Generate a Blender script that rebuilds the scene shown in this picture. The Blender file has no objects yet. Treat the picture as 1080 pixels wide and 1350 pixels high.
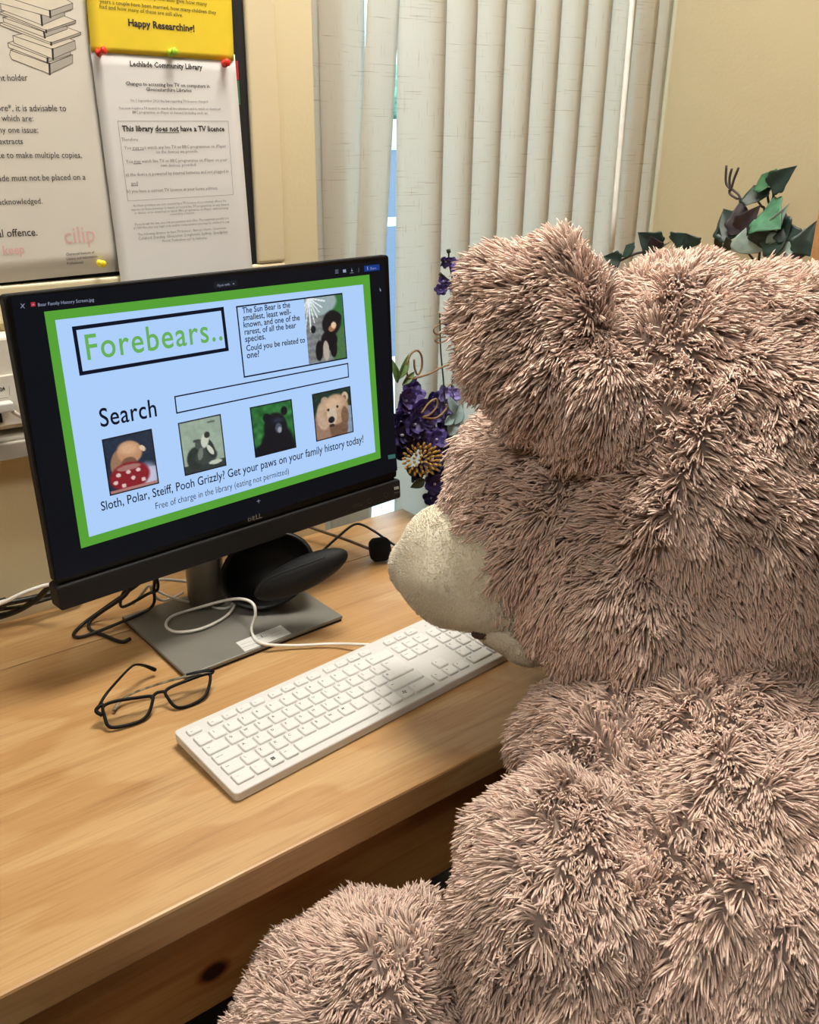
import bpy, bmesh, math, random
import numpy as np
from mathutils import Vector, Matrix
R = math.radians
SC = bpy.context.scene
COL = SC.collection
random.seed(7)
RNG = np.random.default_rng(11)

# ------------------------------------------------------------------ camera, world, exposure, lights
# world frame: desk top is z=0, its front edge y=0, x to the right, y towards the wall (metres)
FLOOR, CEIL = -0.74, 1.85
DEPTH = 0.6135                    # desk depth = wall plane
CAM = np.array([-.1192, -.5984, .6356]); FOC = 1193.1
def _rot(pitch, yaw, roll):
    cp, sp, cy, sy = math.cos(pitch), math.sin(pitch), math.cos(yaw), math.sin(yaw)
    f = np.array([-sy*cp, cy*cp, -sp]); r = np.array([cy, sy, 0.]); u = np.cross(r, f)
    cr, sr = math.cos(roll), math.sin(roll)
    return cr*r+sr*u, -sr*r+cr*u, f
CR, CU, CF = _rot(R(22.8715), R(-37.8609), R(.7041))
cam = bpy.data.cameras.new('camera'); camo = bpy.data.objects.new('camera', cam); COL.objects.link(camo)
cam.sensor_fit = 'HORIZONTAL'; cam.sensor_width = 36; cam.lens = FOC/1080*36; cam.clip_start = .02; cam.clip_end = 200
m = Matrix.Identity(4)
for i in range(3): m[i][0], m[i][1], m[i][2], m[i][3] = CR[i], CU[i], -CF[i], CAM[i]
camo.matrix_world = m
SC.camera = camo
SC.view_settings.view_transform = 'Standard'; SC.view_settings.look = 'None'
SC.view_settings.gamma = 1; SC.view_settings.use_curve_mapping = False
SC.view_settings.exposure = 0.0
world = bpy.data.worlds.new('sky'); SC.world = world; world.use_nodes = True
bg = world.node_tree.nodes['Background']; bg.inputs[0].default_value = (.62, .84, 1, 1); bg.inputs[1].default_value = 3.6
PANELS = [(-1.15, -.85, 24), (.62, .26, 38), (-.9, -2.6, 3), (1.0, -2.8, 4)]   # ceiling light panels: x, y, emission
PANEL_COL = (1, .93, .82)

def ray(x, y): return CF+CR*(x-540)/FOC-CU*(y-675)/FOC
def on_plane(x, y, n, d):
    v = ray(x, y); n = np.array(n, float)
    return CAM+v*((d-CAM@n)/(v@n))
def pz(x, y, z=0.): return on_plane(x, y, (0, 0, 1), z)
def py(x, y, Y=DEPTH): return on_plane(x, y, (0, 1, 0), Y)
def px(x, y, X): return on_plane(x, y, (1, 0, 0), X)
def at(x, y, depth): return CAM+ray(x, y)*depth

# ------------------------------------------------------------------ materials
def lin(c):
    return tuple(((v/255)/12.92 if v/255 <= .04045 else ((v/255+.055)/1.055)**2.4) for v in c)
MATS = {}
def new_mat(name):
    m = bpy.data.materials.new(name); m.use_nodes = True; MATS[name] = m
    nt = m.node_tree; b = nt.nodes['Principled BSDF']
    return m, nt, b
def N(nt, t, **kw):
    n = nt.nodes.new(t)
    for k, v in kw.items():
        if k in n.inputs: n.inputs[k].default_value = v
        else: setattr(n, k, v)
    return n
def mapping(nt, scale, coord='Position', rot=(0, 0, 0)):
    if coord == 'Position': s = N(nt, 'ShaderNodeNewGeometry').outputs['Position']
    else: s = N(nt, 'ShaderNodeTexCoord').outputs[coord]
    mp = N(nt, 'ShaderNodeMapping'); mp.inputs['Scale'].default_value = scale; mp.inputs['Rotation'].default_value = rot
    nt.links.new(s, mp.inputs['Vector']); return mp.outputs['Vector']
def ramp(nt, src, stops):
    r = N(nt, 'ShaderNodeValToRGB'); e = r.color_ramp.elements
    while len(e) < len(stops): e.new(.5)
    for el, (p, c) in zip(e, stops): el.position = p; el.color = (*c, 1) if len(c) == 3 else c
    nt.links.new(src, r.inputs['Fac']); return r.outputs['Color']
def plain(name, rgb, rough=.5, metal=0., var=.06, scale=40., bump=0., bscale=300., spec=.5, trans=0., sheen=0., coat=0.):
    m, nt, b = new_mat(name); c = lin(rgb)
    no = N(nt, 'ShaderNodeTexNoise', Scale=scale, Detail=3.); nt.links.new(mapping(nt, (1, 1, 1)), no.inputs['Vector'])
    col = ramp(nt, no.outputs['Fac'], [(.3, tuple(v*(1-var) for v in c)), (.7, tuple(min(1, v*(1+var)) for v in c))])
    nt.links.new(col, b.inputs['Base Color'])
    b.inputs['Roughness'].default_value = rough; b.inputs['Metallic'].default_value = metal
    b.inputs['Specular IOR Level'].default_value = spec; b.inputs['Coat Weight'].default_value = coat
    b.inputs['Sheen Weight'].default_value = sheen
    if trans: b.inputs['Transmission Weight'].default_value = trans
    if bump:
        n2 = N(nt, 'ShaderNodeTexNoise', Scale=bscale, Detail=2.); nt.links.new(mapping(nt, (1, 1, 1)), n2.inputs['Vector'])
        bp = N(nt, 'ShaderNodeBump', Strength=bump, Distance=.002); nt.links.new(n2.outputs['Fac'], bp.inputs['Height'])
        nt.links.new(bp.outputs['Normal'], b.inputs['Normal'])
    return m
def emit(name, rgb, s=1.):
    m, nt, b = new_mat(name)
    b.inputs['Base Color'].default_value = (.004, .004, .005, 1); b.inputs['Roughness'].default_value = .3; b.inputs['Specular IOR Level'].default_value = .12
    b.inputs['Emission Color'].default_value = (*lin(rgb), 1); b.inputs['Emission Strength'].default_value = s
    return m
def attr_mat(name, rough, emission=0., spec=.3):
    m, nt, b = new_mat(name)
    a = N(nt, 'ShaderNodeAttribute', attribute_name='Col')
    if emission:
        b.inputs['Base Color'].default_value = (.01, .01, .012, 1)
        nt.links.new(a.outputs['Color'], b.inputs['Emission Color']); b.inputs['Emission Strength'].default_value = emission
    else: nt.links.new(a.outputs['Color'], b.inputs['Base Color'])
    b.inputs['Roughness'].default_value = rough; b.inputs['Specular IOR Level'].default_value = spec
    return m
def wood(name, light, mid, dark, rough=.38, stretch=(1.3, 22, 22), knot=None, coat=.0):
    m, nt, b = new_mat(name)
    v = mapping(nt, stretch)
    warp = N(nt, 'ShaderNodeTexNoise', Scale=1.1, Detail=2.); nt.links.new(mapping(nt, (1.6, 5, 5)), warp.inputs['Vector'])
    mx = N(nt, 'ShaderNodeMixRGB', blend_type='ADD'); mx.inputs['Fac'].default_value = .8
    nt.links.new(v, mx.inputs['Color1']); nt.links.new(warp.outputs['Color'], mx.inputs['Color2'])
    grain = N(nt, 'ShaderNodeTexNoise', Scale=1.6, Detail=5., Roughness=.6); nt.links.new(mx.outputs['Color'], grain.inputs['Vector'])
    fac = grain.outputs['Fac']
    # flame figure: broad, low contrast islands along the grain
    fig = N(nt, 'ShaderNodeTexNoise', Scale=1., Detail=1.); nt.links.new(mapping(nt, (4.5, 16, 16)), fig.inputs['Vector'])
    figr = ramp(nt, fig.outputs['Fac'], [(.46, (0, 0, 0)), (.50, (1, 1, 1)), (.66, (.7, .7, .7)), (.69, (0, 0, 0))])
    col = ramp(nt, fac, [(.28, lin(dark)), (.45, lin(mid)), (.68, lin(light))])
    m2 = N(nt, 'ShaderNodeMixRGB', blend_type='MULTIPLY'); nt.links.new(figr, m2.inputs['Fac'])
    sc = N(nt, 'ShaderNodeMath', operation='MULTIPLY'); sc.inputs[1].default_value = .5
    bw = N(nt, 'ShaderNodeRGBToBW'); nt.links.new(figr, bw.inputs[0]); nt.links.new(bw.outputs[0], sc.inputs[0]); nt.links.new(sc.outputs[0], m2.inputs['Fac'])
    m2.inputs['Color2'].default_value = (.78, .62, .45, 1); nt.links.new(col, m2.inputs['Color1'])
    # fine pores
    po = N(nt, 'ShaderNodeTexNoise', Scale=1., Detail=2.); nt.links.new(mapping(nt, (12, 300, 300)), po.inputs['Vector'])
    por = ramp(nt, po.outputs['Fac'], [(.3, (.74, .68, .60)), (.5, (1, 1, 1))])
    m3 = N(nt, 'ShaderNodeMixRGB', blend_type='MULTIPLY'); m3.inputs['Fac'].default_value = .55
    nt.links.new(m2.outputs['Color'], m3.inputs['Color1']); nt.links.new(por, m3.inputs['Color2'])
    out = m3.outputs['Color']
    if knot is not None:
        g = N(nt, 'ShaderNodeNewGeometry'); sb = N(nt, 'ShaderNodeVectorMath', operation='SUBTRACT'); sb.inputs[1].default_value = knot
        nt.links.new(g.outputs['Position'], sb.inputs[0])
        ml = N(nt, 'ShaderNodeVectorMath', operation='MULTIPLY'); ml.inputs[1].default_value = (.72, .3, 1.); nt.links.new(sb.outputs[0], ml.inputs[0])
        ln = N(nt, 'ShaderNodeVectorMath', operation='LENGTH'); nt.links.new(ml.outputs[0], ln.inputs[0])
        kr = ramp(nt, ln.outputs['Value'], [(0, (.09, .035, .015)), (.0095, (.06, .02, .01)), (.0115, (.55, .33, .16)), (.0125, (.9, .85, .8)),
                 (.0145, (.7, .55, .4)), (.0155, (1, 1, 1)), (.0175, (.78, .66, .5)), (.019, (1, 1, 1))])
        m4 = N(nt, 'ShaderNodeMixRGB', blend_type='MULTIPLY'); m4.inputs['Fac'].default_value = 1
        nt.links.new(out, m4.inputs['Color1']); nt.links.new(kr, m4.inputs['Color2']); out = m4.outputs['Color']
    nt.links.new(out, b.inputs['Base Color'])
    b.inputs['Roughness'].default_value = rough; b.inputs['Coat Weight'].default_value = coat; b.inputs['Coat Roughness'].default_value = .25
    bp = N(nt, 'ShaderNodeBump', Strength=.12, Distance=.001); nt.links.new(fac, bp.inputs['Height']); nt.links.new(bp.outputs['Normal'], b.inputs['Normal'])
    return m

KNOT = py(282, 1281, .03)
M_DESK = wood('desk_wood', (198, 162, 114), (188, 151, 103), (160, 120, 76), rough=.4, coat=.15)
M_APRON = wood('pine_wood', (196, 146, 86), (182, 130, 72), (142, 94, 48), knot=tuple(KNOT), rough=.5)
M_OAK = wood('bookcase_wood', (196, 152, 104), (184, 138, 92), (160, 116, 74), stretch=(12, 12, 1.2))
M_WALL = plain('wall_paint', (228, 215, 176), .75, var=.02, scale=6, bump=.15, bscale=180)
M_WALLR = plain('wall_paint_right_shaded', (178, 167, 136), .8, var=.02, scale=4, bump=.2, bscale=150)  # darker copy of the wall paint: the dimmer light here is in its colour
M_FRAME = plain('cream_gloss_paint', (232, 218, 182), .42, var=.02, scale=8, bump=.1, bscale=90)
M_CEIL = plain('ceiling_paint', (215, 212, 205), .9)
M_FLOOR = plain('floor_carpet', (62, 58, 56), .95, var=.3, scale=400, bump=.6)
M_BLACK = plain('black_plastic', (18, 18, 19), .5, spec=.3, bump=.1, bscale=900)
M_BLACKS = plain('black_satin', (10, 10, 11), .32, spec=.3)
M_SIDE = plain('grey_plastic_edge', (24, 25, 27), .6, spec=.3)
M_FOAM = plain('black_foam', (16, 16, 17), .95, bump=1., bscale=900, spec=.2)
M_CUSH = plain('black_leatherette', (13, 13, 14), .6, spec=.3, bump=.3, bscale=600)
M_STEEL = plain('stand_steel', (160, 158, 150), .35, metal=.6, var=.03)
M_BASE = plain('stand_base_grey', (128, 126, 120), .45, metal=.25, var=.05, scale=15)
M_EDGE = plain('base_edge_metal', (175, 165, 160), .3, metal=.8)
M_KB = plain('keyboard_white', (208, 207, 204), .42, var=.01)
M_KEY = plain('keycap_white', (218, 217, 215), .48, var=.015, scale=120)
M_INK = plain('key_ink', (74, 74, 78), .6)
M_INKD = plain('dark_ink', (38, 38, 44), .6)
M_INKR = plain('red_ink', (190, 120, 115), .6)
M_WCAB = plain('white_cable', (232, 230, 224), .4)
M_BCAB = plain('black_cable', (20, 17, 17), .45)
M_LABEL = plain('label_paper', (214, 214, 210), .5)
M_LENS, _nt, _b = new_mat('lens_glass')
_b.inputs['Transmission Weight'].default_value = 1; _b.inputs['Roughness'].default_value = .0; _b.inputs['IOR'].default_value = 1.05
_b.inputs['Base Color'].default_value = (.97, .97, .96, 1)
M_GLASS, _nt, _b = new_mat('window_glass')
_b.inputs['Transmission Weight'].default_value = 1; _b.inputs['Roughness'].default_value = .0; _b.inputs['IOR'].default_value = 1.02
_b.inputs['Base Color'].default_value = (.95, 1, 1, 1)
M_PVC = plain('window_pvc', (232, 234, 232), .35)
M_PAPER = plain('poster_paper', (234, 230, 220), .38, var=.015, scale=12, bump=.08, bscale=25)
M_PAPERW = plain('notice_paper', (236, 236, 236), .55, var=.012, scale=10, bump=.1, bscale=22)
M_YELLOW = plain('yellow_paper', (244, 214, 52), .6, var=.02)
M_BOARD = plain('board_felt', (28, 27, 29), .9, var=.15, scale=300)
M_TXT = plain('print_black', (48, 46, 48), .6)
M_TXTG = plain('print_grey', (128, 126, 128), .6)
M_PINK = plain('print_pink', (236, 192, 190), .6)
M_RED = plain('pin_red', (214, 44, 34), .25); M_GRN = plain('pin_green', (160, 205, 50), .25); M_YEL = plain('pin_yellow', (238, 214, 50), .25)
M_TRUNK = plain('trunking_white', (236, 232, 220), .4); M_TRUNKG = plain('trunking_grey', (176, 170, 158), .5)
M_METAL = plain('pin_metal', (180, 180, 180), .25, metal=1)

# woven slub blind fabric, lets daylight through
M_BLIND, nt, b = new_mat('blind_fabric')
h = N(nt, 'ShaderNodeTexNoise', Scale=1., Detail=2.); nt.links.new(mapping(nt, (14, 14, 520)), h.inputs['Vector'])
w = N(nt, 'ShaderNodeTexNoise', Scale=1., Detail=2.); nt.links.new(mapping(nt, (520, 520, 26)), w.inputs['Vector'])
hc = ramp(nt, h.outputs['Fac'], [(.26, (.72, .67, .60)), (.34, (1, 1, 1))]); wc = ramp(nt, w.outputs['Fac'], [(.27, (.76, .72, .64)), (.34, (1, 1, 1))])
mu = N(nt, 'ShaderNodeMixRGB', blend_type='MULTIPLY'); mu.inputs['Fac'].default_value = .85; nt.links.new(hc, mu.inputs['Color1']); nt.links.new(wc, mu.inputs['Color2'])
mv = N(nt, 'ShaderNodeMixRGB', blend_type='MULTIPLY'); mv.inputs['Fac'].default_value = 1; nt.links.new(mu.outputs['Color'], mv.inputs['Color1']); mv.inputs['Color2'].default_value = (*lin((228, 224, 214)), 1)
tl = N(nt, 'ShaderNodeBsdfTranslucent'); nt.links.new(mv.outputs['Color'], tl.inputs['Color'])
ms = N(nt, 'ShaderNodeMixShader'); ms.inputs['Fac'].default_value = .52
nt.links.new(mv.outputs['Color'], b.inputs['Base Color']); b.inputs['Roughness'].default_value = .8
nt.links.new(b.outputs[0], ms.inputs[1]); nt.links.new(tl.outputs[0], ms.inputs[2]); nt.links.new(ms.outputs[0], nt.nodes['Material Output'].inputs['Surface'])

# ------------------------------------------------------------------ object helpers
def link(name, me, parent=None, mat=None):
    o = bpy.data.objects.new(name, me); COL.objects.link(o)
    if mat is not None:
        for mm in (mat if isinstance(mat, (list, tuple)) else [mat]): me.materials.append(mm)
    if parent is not None:
        o.parent = parent; o.matrix_parent_inverse = Matrix.Translation(parent['_loc']).inverted() if '_loc' in parent else Matrix.Identity(4)
    return o
def thing(name, label, cat, loc=(0, 0, 0), group=None):
    o = bpy.data.objects.new(name, None); o.empty_display_size = .05; COL.objects.link(o); o.location = Vector([float(v) for v in loc]); o['_loc'] = [float(v) for v in loc]
    return tag(o, label, cat, group)
def tag(o, label, cat, group=None):
    o['label'] = label; o['category'] = cat
    if group: o['group'] = group
    return o
def struct(o): o['kind'] = 'structure'; return o
def mesh(name, vs, fs, smooth=False):
    me = bpy.data.meshes.new(name); me.from_pydata([tuple(map(float, v)) for v in vs], [], [tuple(f) for f in fs])
    me.polygons.foreach_set('use_smooth', [smooth]*len(me.polygons)); me.update(); return me
def box_me(name, lo, hi, bev=0., seg=2, rotz=0., mat4=None):
    bm = bmesh.new(); bmesh.ops.create_cube(bm, size=1)
    lo, hi = Vector(lo), Vector(hi)
    for v in bm.verts: v.co = Vector([(lo[i]+hi[i])/2+v.co[i]*(hi[i]-lo[i]) for i in range(3)])
    if bev: bmesh.ops.bevel(bm, geom=bm.edges[:], offset=bev, segments=seg, profile=.5, affect='EDGES')
    if mat4 is not None: bm.transform(mat4)
    me = bpy.data.meshes.new(name); bm.to_mesh(me); bm.free()
    return me
def box(name, lo, hi, mat, parent=None, bev=0., seg=2, mat4=None):
    return link(name, box_me(name, lo, hi, bev, seg, mat4=mat4), parent, mat)
def join_me(name, parts):
    """parts: list of (verts, faces, material index)"""
    vs, fs, mi = [], [], []
    for v, f, k in parts:
        n = len(vs); vs.extend(v); fs.extend([tuple(i+n for i in q) for q in f]); mi.extend([k]*len(f))
    me = mesh(name, vs, fs); me.polygons.foreach_set('material_index', mi); return me
def catmull(pts, n=8, closed=False):
    P = [np.array(p, float) for p in pts]; out = []
    if closed: Q = [P[-1]]+P+[P[0], P[1]]
    else: Q = [2*P[0]-P[1]]+P+[2*P[-1]-P[-2]]
    for i in range(1, len(Q)-2):
        a, b_, c, d = Q[i-1:i+3]
        for k in range(n):
            t = k/n; out.append(.5*((2*b_)+(-a+c)*t+(2*a-5*b_+4*c-d)*t*t+(-a+3*b_-3*c+d)*t**3))
    if not closed: out.append(P[-1])
    return out
def tube_vf(pts, r, seg=8, closed=False, flat=None):
    """r: number or list; flat = (fraction, axis) squashes the section"""
    P = [np.array(p, float) for p in pts]; n = len(P); vs, fs = [], []
    rr = r if isinstance(r, (list, tuple)) else [r]*n
    prev = None
    for i in range(n):
        t = P[(i+1) % n]-P[i-1] if closed else P[min(i+1, n-1)]-P[max(i-1, 0)]
        t /= np.linalg.norm(t)+1e-12
        if prev is None:
            a = np.array([0, 0, 1.]) if abs(t[2]) < .9 else np.array([1., 0, 0])
        else: a = prev
        s = a-t*(a@t); s /= np.linalg.norm(s)+1e-12; prev = s; q = np.cross(t, s)
        for k in range(seg):
            an = 2*math.pi*k/seg; o = s*math.cos(an)+q*math.sin(an)
            if flat: 
                ax = np.array(flat[1], float); ax /= np.linalg.norm(ax); o = o-ax*(o@ax)*(1-flat[0])
            vs.append(P[i]+rr[i]*o)
    m_ = n if closed else n-1
    for i in range(m_):
        for k in range(seg):
            a, b_ = i*seg+k, i*seg+(k+1) % seg; c, d = ((i+1) % n)*seg+(k+1) % seg, ((i+1) % n)*seg+k
            fs.append((a, b_, c, d))
    if not closed: fs.append(tuple(range(seg))[::-1]); fs.append(tuple((n-1)*seg+k for k in range(seg)))
    return vs, fs
def tube(name, pts, r, mat, parent=None, seg=8, smooth_n=8, closed=False, flat=None):
    q = catmull(pts, smooth_n, closed) if smooth_n > 1 else pts
    if isinstance(r, (list, tuple)):
        r = list(np.interp(np.linspace(0, 1, len(q)), np.linspace(0, 1, len(r)), r))
    v, f = tube_vf(q, r, seg, closed, flat); return link(name, mesh(name, v, f, True), parent, mat)
def lathe_vf(prof, c=(0, 0, 0), seg=24):
    vs, fs = [], []
    for (r, z) in prof:
        for k in range(seg):
            a = 2*math.pi*k/seg; vs.append((c[0]+r*math.cos(a), c[1]+r*math.sin(a), c[2]+z))
    for i in range(len(prof)-1):
        for k in range(seg): fs.append((i*seg+k, i*seg+(k+1) % seg, (i+1)*seg+(k+1) % seg, (i+1)*seg+k))
    fs.append(tuple(range(seg))[::-1]); fs.append(tuple((len(prof)-1)*seg+k for k in range(seg)))
    return vs, fs
def lathe(name, prof, mat, parent=None, c=(0, 0, 0), seg=24):
    v, f = lathe_vf(prof, c, seg); return link(name, mesh(name, v, f, True), parent, mat)
def ellipsoid_bm(bm, c, axes, radii, sub=4):
    r = bmesh.ops.create_icosphere(bm, subdivisions=sub, radius=1.)
    A = np.array(axes, float)
    for v in r['verts']:
        q = np.array(v.co); v.co = Vector(np.array(c)+A.T@(q*np.array(radii)))
    return r['verts']

# text as thin printed geometry ----------------------------------------------------------------
_tc = {}
def text_vf(body, bold=0., res=2, sp=1.):
    k = (body, bold, res, sp)
    if k not in _tc:
        cu = bpy.data.curves.new('t', 'FONT'); cu.body = body; cu.size = 1; cu.resolution_u = res; cu.offset = bold; cu.space_character = sp
        o = bpy.data.objects.new('t', cu); me = bpy.data.meshes.new_from_object(o)
        v = np.array([tuple(q.co) for q in me.vertices]).reshape(-1, 3); f = [tuple(p.vertices) for p in me.polygons]
        bpy.data.objects.remove(o); bpy.data.meshes.remove(me); bpy.data.curves.remove(cu)
        _tc[k] = (v, f)
    return _tc[k]
class Sheet:
    """flat print on a plane: P(x,y)->3d point from picture position, n = outward normal"""
    def __init__(s, P, n, up, off=.0004): s.P, s.n, s.up, s.off, s.parts, s.mats, s.k = P, np.array(n, float)/np.linalg.norm(n), up, off, [], [], 0
    def mi(s, m):
        if m not in s.mats: s.mats.append(m)
        return s.mats.index(m)
    def text(s, body, a, b_, mat, bold=0., hs=1., res=2, lift=0., sp=1.):
        v, f = text_vf(body, bold, res, sp)
        if len(v) == 0: return
        A, B = s.P(*a), s.P(*b_); d = B-A; L = np.linalg.norm(d); d /= L
        upv = np.cross(s.n, d); 
        if upv@np.array(s.up) < 0: upv = -upv
        x0, x1 = v[:, 0].min(), v[:, 0].max(); k = L/(x1-x0)
        W = A+(v[:, 0:1]-x0)*k*d+v[:, 1:2]*k*hs*upv+s.n*(s.off*2+lift)
        s.parts.append((list(W), f, s.mi(mat)))
    def poly(s, pts, mat, lv=1):
        P = [s.P(*p)+s.n*s.off*lv for p in pts]; s.parts.append((P, [tuple(range(len(P)))], s.mi(mat)))
    def line(s, pts, w, mat, closed=False, lv=1.5):
        P = [s.P(*p) for p in pts]; n = len(P)
        for i in range(n if closed else n-1):
            a, b_ = P[i], P[(i+1) % n]; d = b_-a; d /= np.linalg.norm(d)+1e-12; q = np.cross(s.n, d)*w/2; e = d*w/2
            s.parts.append(([a-q-e+s.n*s.off*lv, b_-q+e+s.n*s.off*lv, b_+q+e+s.n*s.off*lv, a+q-e+s.n*s.off*lv], [(0, 1, 2, 3)], s.mi(mat)))
    def build(s, name, parent, split=True):
        if not split: return link(name, join_me(name, s.parts), parent, s.mats)
        rest = []
        for i, (v, f, k) in enumerate(s.parts):      # every line of writing and every patch is a part
            if len(f) > 1 or name in ('colour_block', 'bar'): link('text_line' if len(f) > 1 else name, join_me(name, [(v, f, 0)]), parent, s.mats[k])
            else: rest.append((v, f, k))
        if rest: o = link(name, join_me(name, rest), parent, s.mats); return o

# ------------------------------------------------------------------ the room
XR, XL, YB = 1.50, -2.2, -4.0
struct(box('floor', (XL-.1, YB-.1, FLOOR-.05), (XR+.1, .95, FLOOR), M_FLOOR))
struct(box('ceiling', (XL-.1, YB-.1, CEIL), (XR+.1, .95, CEIL+.05), M_CEIL))
WX = .640                          # left edge of the window opening
struct(box('wall_back', (XL-.1, DEPTH, FLOOR), (WX, DEPTH+.2, CEIL), M_WALL))
struct(box('wall_under_window', (WX, DEPTH+.02, FLOOR), (XR, DEPTH+.2, -.42), M_WALL))
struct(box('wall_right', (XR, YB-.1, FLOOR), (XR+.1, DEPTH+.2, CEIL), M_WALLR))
M_WALLD = plain('wall_paint_brown', (120, 104, 84), .85, var=.05, scale=5)
struct(box('wall_left', (XL-.1, YB, FLOOR), (XL, DEPTH, CEIL), M_WALLD))
struct(box('wall_front', (XL-.1, YB-.1, FLOOR), (XR+.1, YB, CEIL), M_WALLD))
win = struct(thing('window_1', 'x', 'x', (WX, DEPTH+.16, -.42))); del win['label']; del win['category']
for lo, hi in (((WX, -.42), (WX+.05, CEIL)), ((XR-.05, -.42), (XR, CEIL)), ((WX+.05, -.42), (XR-.05, -.37)), ((WX+.05, CEIL-.05), (XR-.05, CEIL))):
    box('window_frame', (lo[0], DEPTH+.12, lo[1]), (hi[0], DEPTH+.18, hi[1]), M_PVC, win, .004)
box('pane', (WX+.05, DEPTH+.145, -.37), (XR-.05, DEPTH+.151, CEIL-.05), M_GLASS, win)

# ceiling light panels (out of the picture, they light the room)
M_PANEL, nt, b = new_mat('light_panel')
b.inputs['Emission Color'].default_value = (*PANEL_COL, 1); b.inputs['Emission Strength'].default_value = 8
for i, (x, y, e) in enumerate(PANELS):
    t = thing('ceiling_light', ['square ceiling light panel above the desk', 'square ceiling light panel above the teddy bear', 'ceiling light panel at the rear left of the room', 'ceiling light panel at the rear right of the room'][i], 'light', (x, y, CEIL-.03), 'ceiling light panels')
    mm = M_PANEL.copy(); mm.node_tree.nodes['Principled BSDF'].inputs['Emission Strength'].default_value = e
    box('diffuser', (x-.28, y-.28, CEIL-.022), (x+.28, y+.28, CEIL-.012), mm, t)
    for a in ((-.3, -.3, .3, -.28), (-.3, .28, .3, .3), (-.3, -.28, -.28, .28), (.28, -.28, .3, .28)):
        box('frame', (x+a[0], y+a[1], CEIL-.028), (x+a[2], y+a[3], CEIL), M_PVC, t)

# outside, seen through the gap in the blind
M_ASPH = plain('asphalt', (84, 94, 112), .9, scale=8); M_PAVE = plain('pavement', (205, 208, 205), .9, scale=5); M_WHITE = plain('white_render', (240, 240, 236), .8)
M_HEDGE = plain('hedge_leaves', (120, 170, 140), .8, var=.5, scale=3)
GZ = FLOOR-.05
struct(box('ground_outside', (-30, 4.2, GZ-.1), (90, 95, GZ), M_ASPH))
struct(box('path_outside', (-30, .95, GZ-.1), (60, 4.2, GZ+.03), M_PAVE))
def out_at(d): a = R(36.9); return np.array([CAM[0]+d*math.sin(a), CAM[1]+d*math.cos(a)])
p = out_at(16); tag(box('road_line', (p[0]-4, p[1]-.6, GZ), (p[0]+4, p[1]+.6, GZ+.012), M_WHITE), 'white painted line on the road outside the window', 'road marking')
p = out_at(75); tag(box('garden_wall', (p[0]-15, p[1], GZ), (p[0]+15, p[1]+.3, 1.4), M_WHITE, bev=.03), 'low white wall across the road seen through the blind gap', 'wall')
bm = bmesh.new(); p = out_at(79)
for i in range(26):
    q = p+np.array([random.uniform(-14, 14), random.uniform(0, 4)]); ellipsoid_bm(bm, (q[0], q[1], random.uniform(.8, 3.6)), np.eye(3), [random.uniform(1.6, 2.8)]*3, 2)
for v in bm.verts: v.co += Vector([random.uniform(-.12, .12) for _ in range(3)])
me = bpy.data.meshes.new('hedge'); bm.to_mesh(me); bm.free(); tag(link('hedge', me, None, M_HEDGE), 'green hedge behind the white wall outside', 'hedge')

# ------------------------------------------------------------------ desk
desk = thing('desk', 'light pine desk with thick top carrying the monitor and keyboard', 'desk', (.1, .3, FLOOR))
EX, EL, TH = .806, -1.0, .0
TH = -py(241, 1238, 0.)[2]
SEAM = .4885
box('top_board', (EL, 0, -TH), (EX, SEAM-.0006, 0), M_DESK, desk, .003, 2)
box('top_board', (EL, SEAM+.0006, -TH), (EX, DEPTH-.001, -.0003), M_DESK, desk, .001, 2)
AB = -py(323, 1304, .03)[2]
box('apron', (EL+.04, .03, -AB), (EX-.04, .055, -TH-.0002), M_APRON, desk, .002)
box('apron', (EL+.04, DEPTH-.06, -AB), (EX-.04, DEPTH-.03, -TH-.0002), M_APRON, desk, .002)
for x in (EL+.04, EX-.11):
    for y in (.056, DEPTH-.13): box('leg', (x, y, FLOOR), (x+.07, y+.07, -TH-.0002), M_APRON, desk, .003)

# ------------------------------------------------------------------ noticeboard and notices
W = lambda x, y: py(x, y, DEPTH)
BX1 = .5765; BZ0 = .4081
board = thing('noticeboard', 'black felt noticeboard in a cream painted frame above the desk', 'noticeboard', (-.3, DEPTH, BZ0))
fw = .0465
box('felt_panel', (-1.0, DEPTH-.008, BZ0+fw), (BX1-fw, DEPTH-.0005, 1.30), M_BOARD, board)
def bead(name, lo, hi): box(name, lo, hi, M_FRAME, board, .004, 3)
bead('frame_rail', (-1.05, DEPTH-.0125, BZ0), (BX1, DEPTH-.0005, BZ0+fw-.0005))
bead('frame_rail', (-1.05, DEPTH-.0125, 1.30), (BX1, DEPTH-.0005, 1.35))
bead('frame_stile', (BX1-fw+.0005, DEPTH-.0128, BZ0+fw), (BX1, DEPTH-.0005, 1.2995))
bead('frame_stile', (-1.05, DEPTH-.0128, BZ0+fw), (-1.0005, DEPTH-.0005, 1.2995))
YP = DEPTH-.0095
Wp = lambda x, y: py(x, y, YP)
SH = {}
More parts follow.
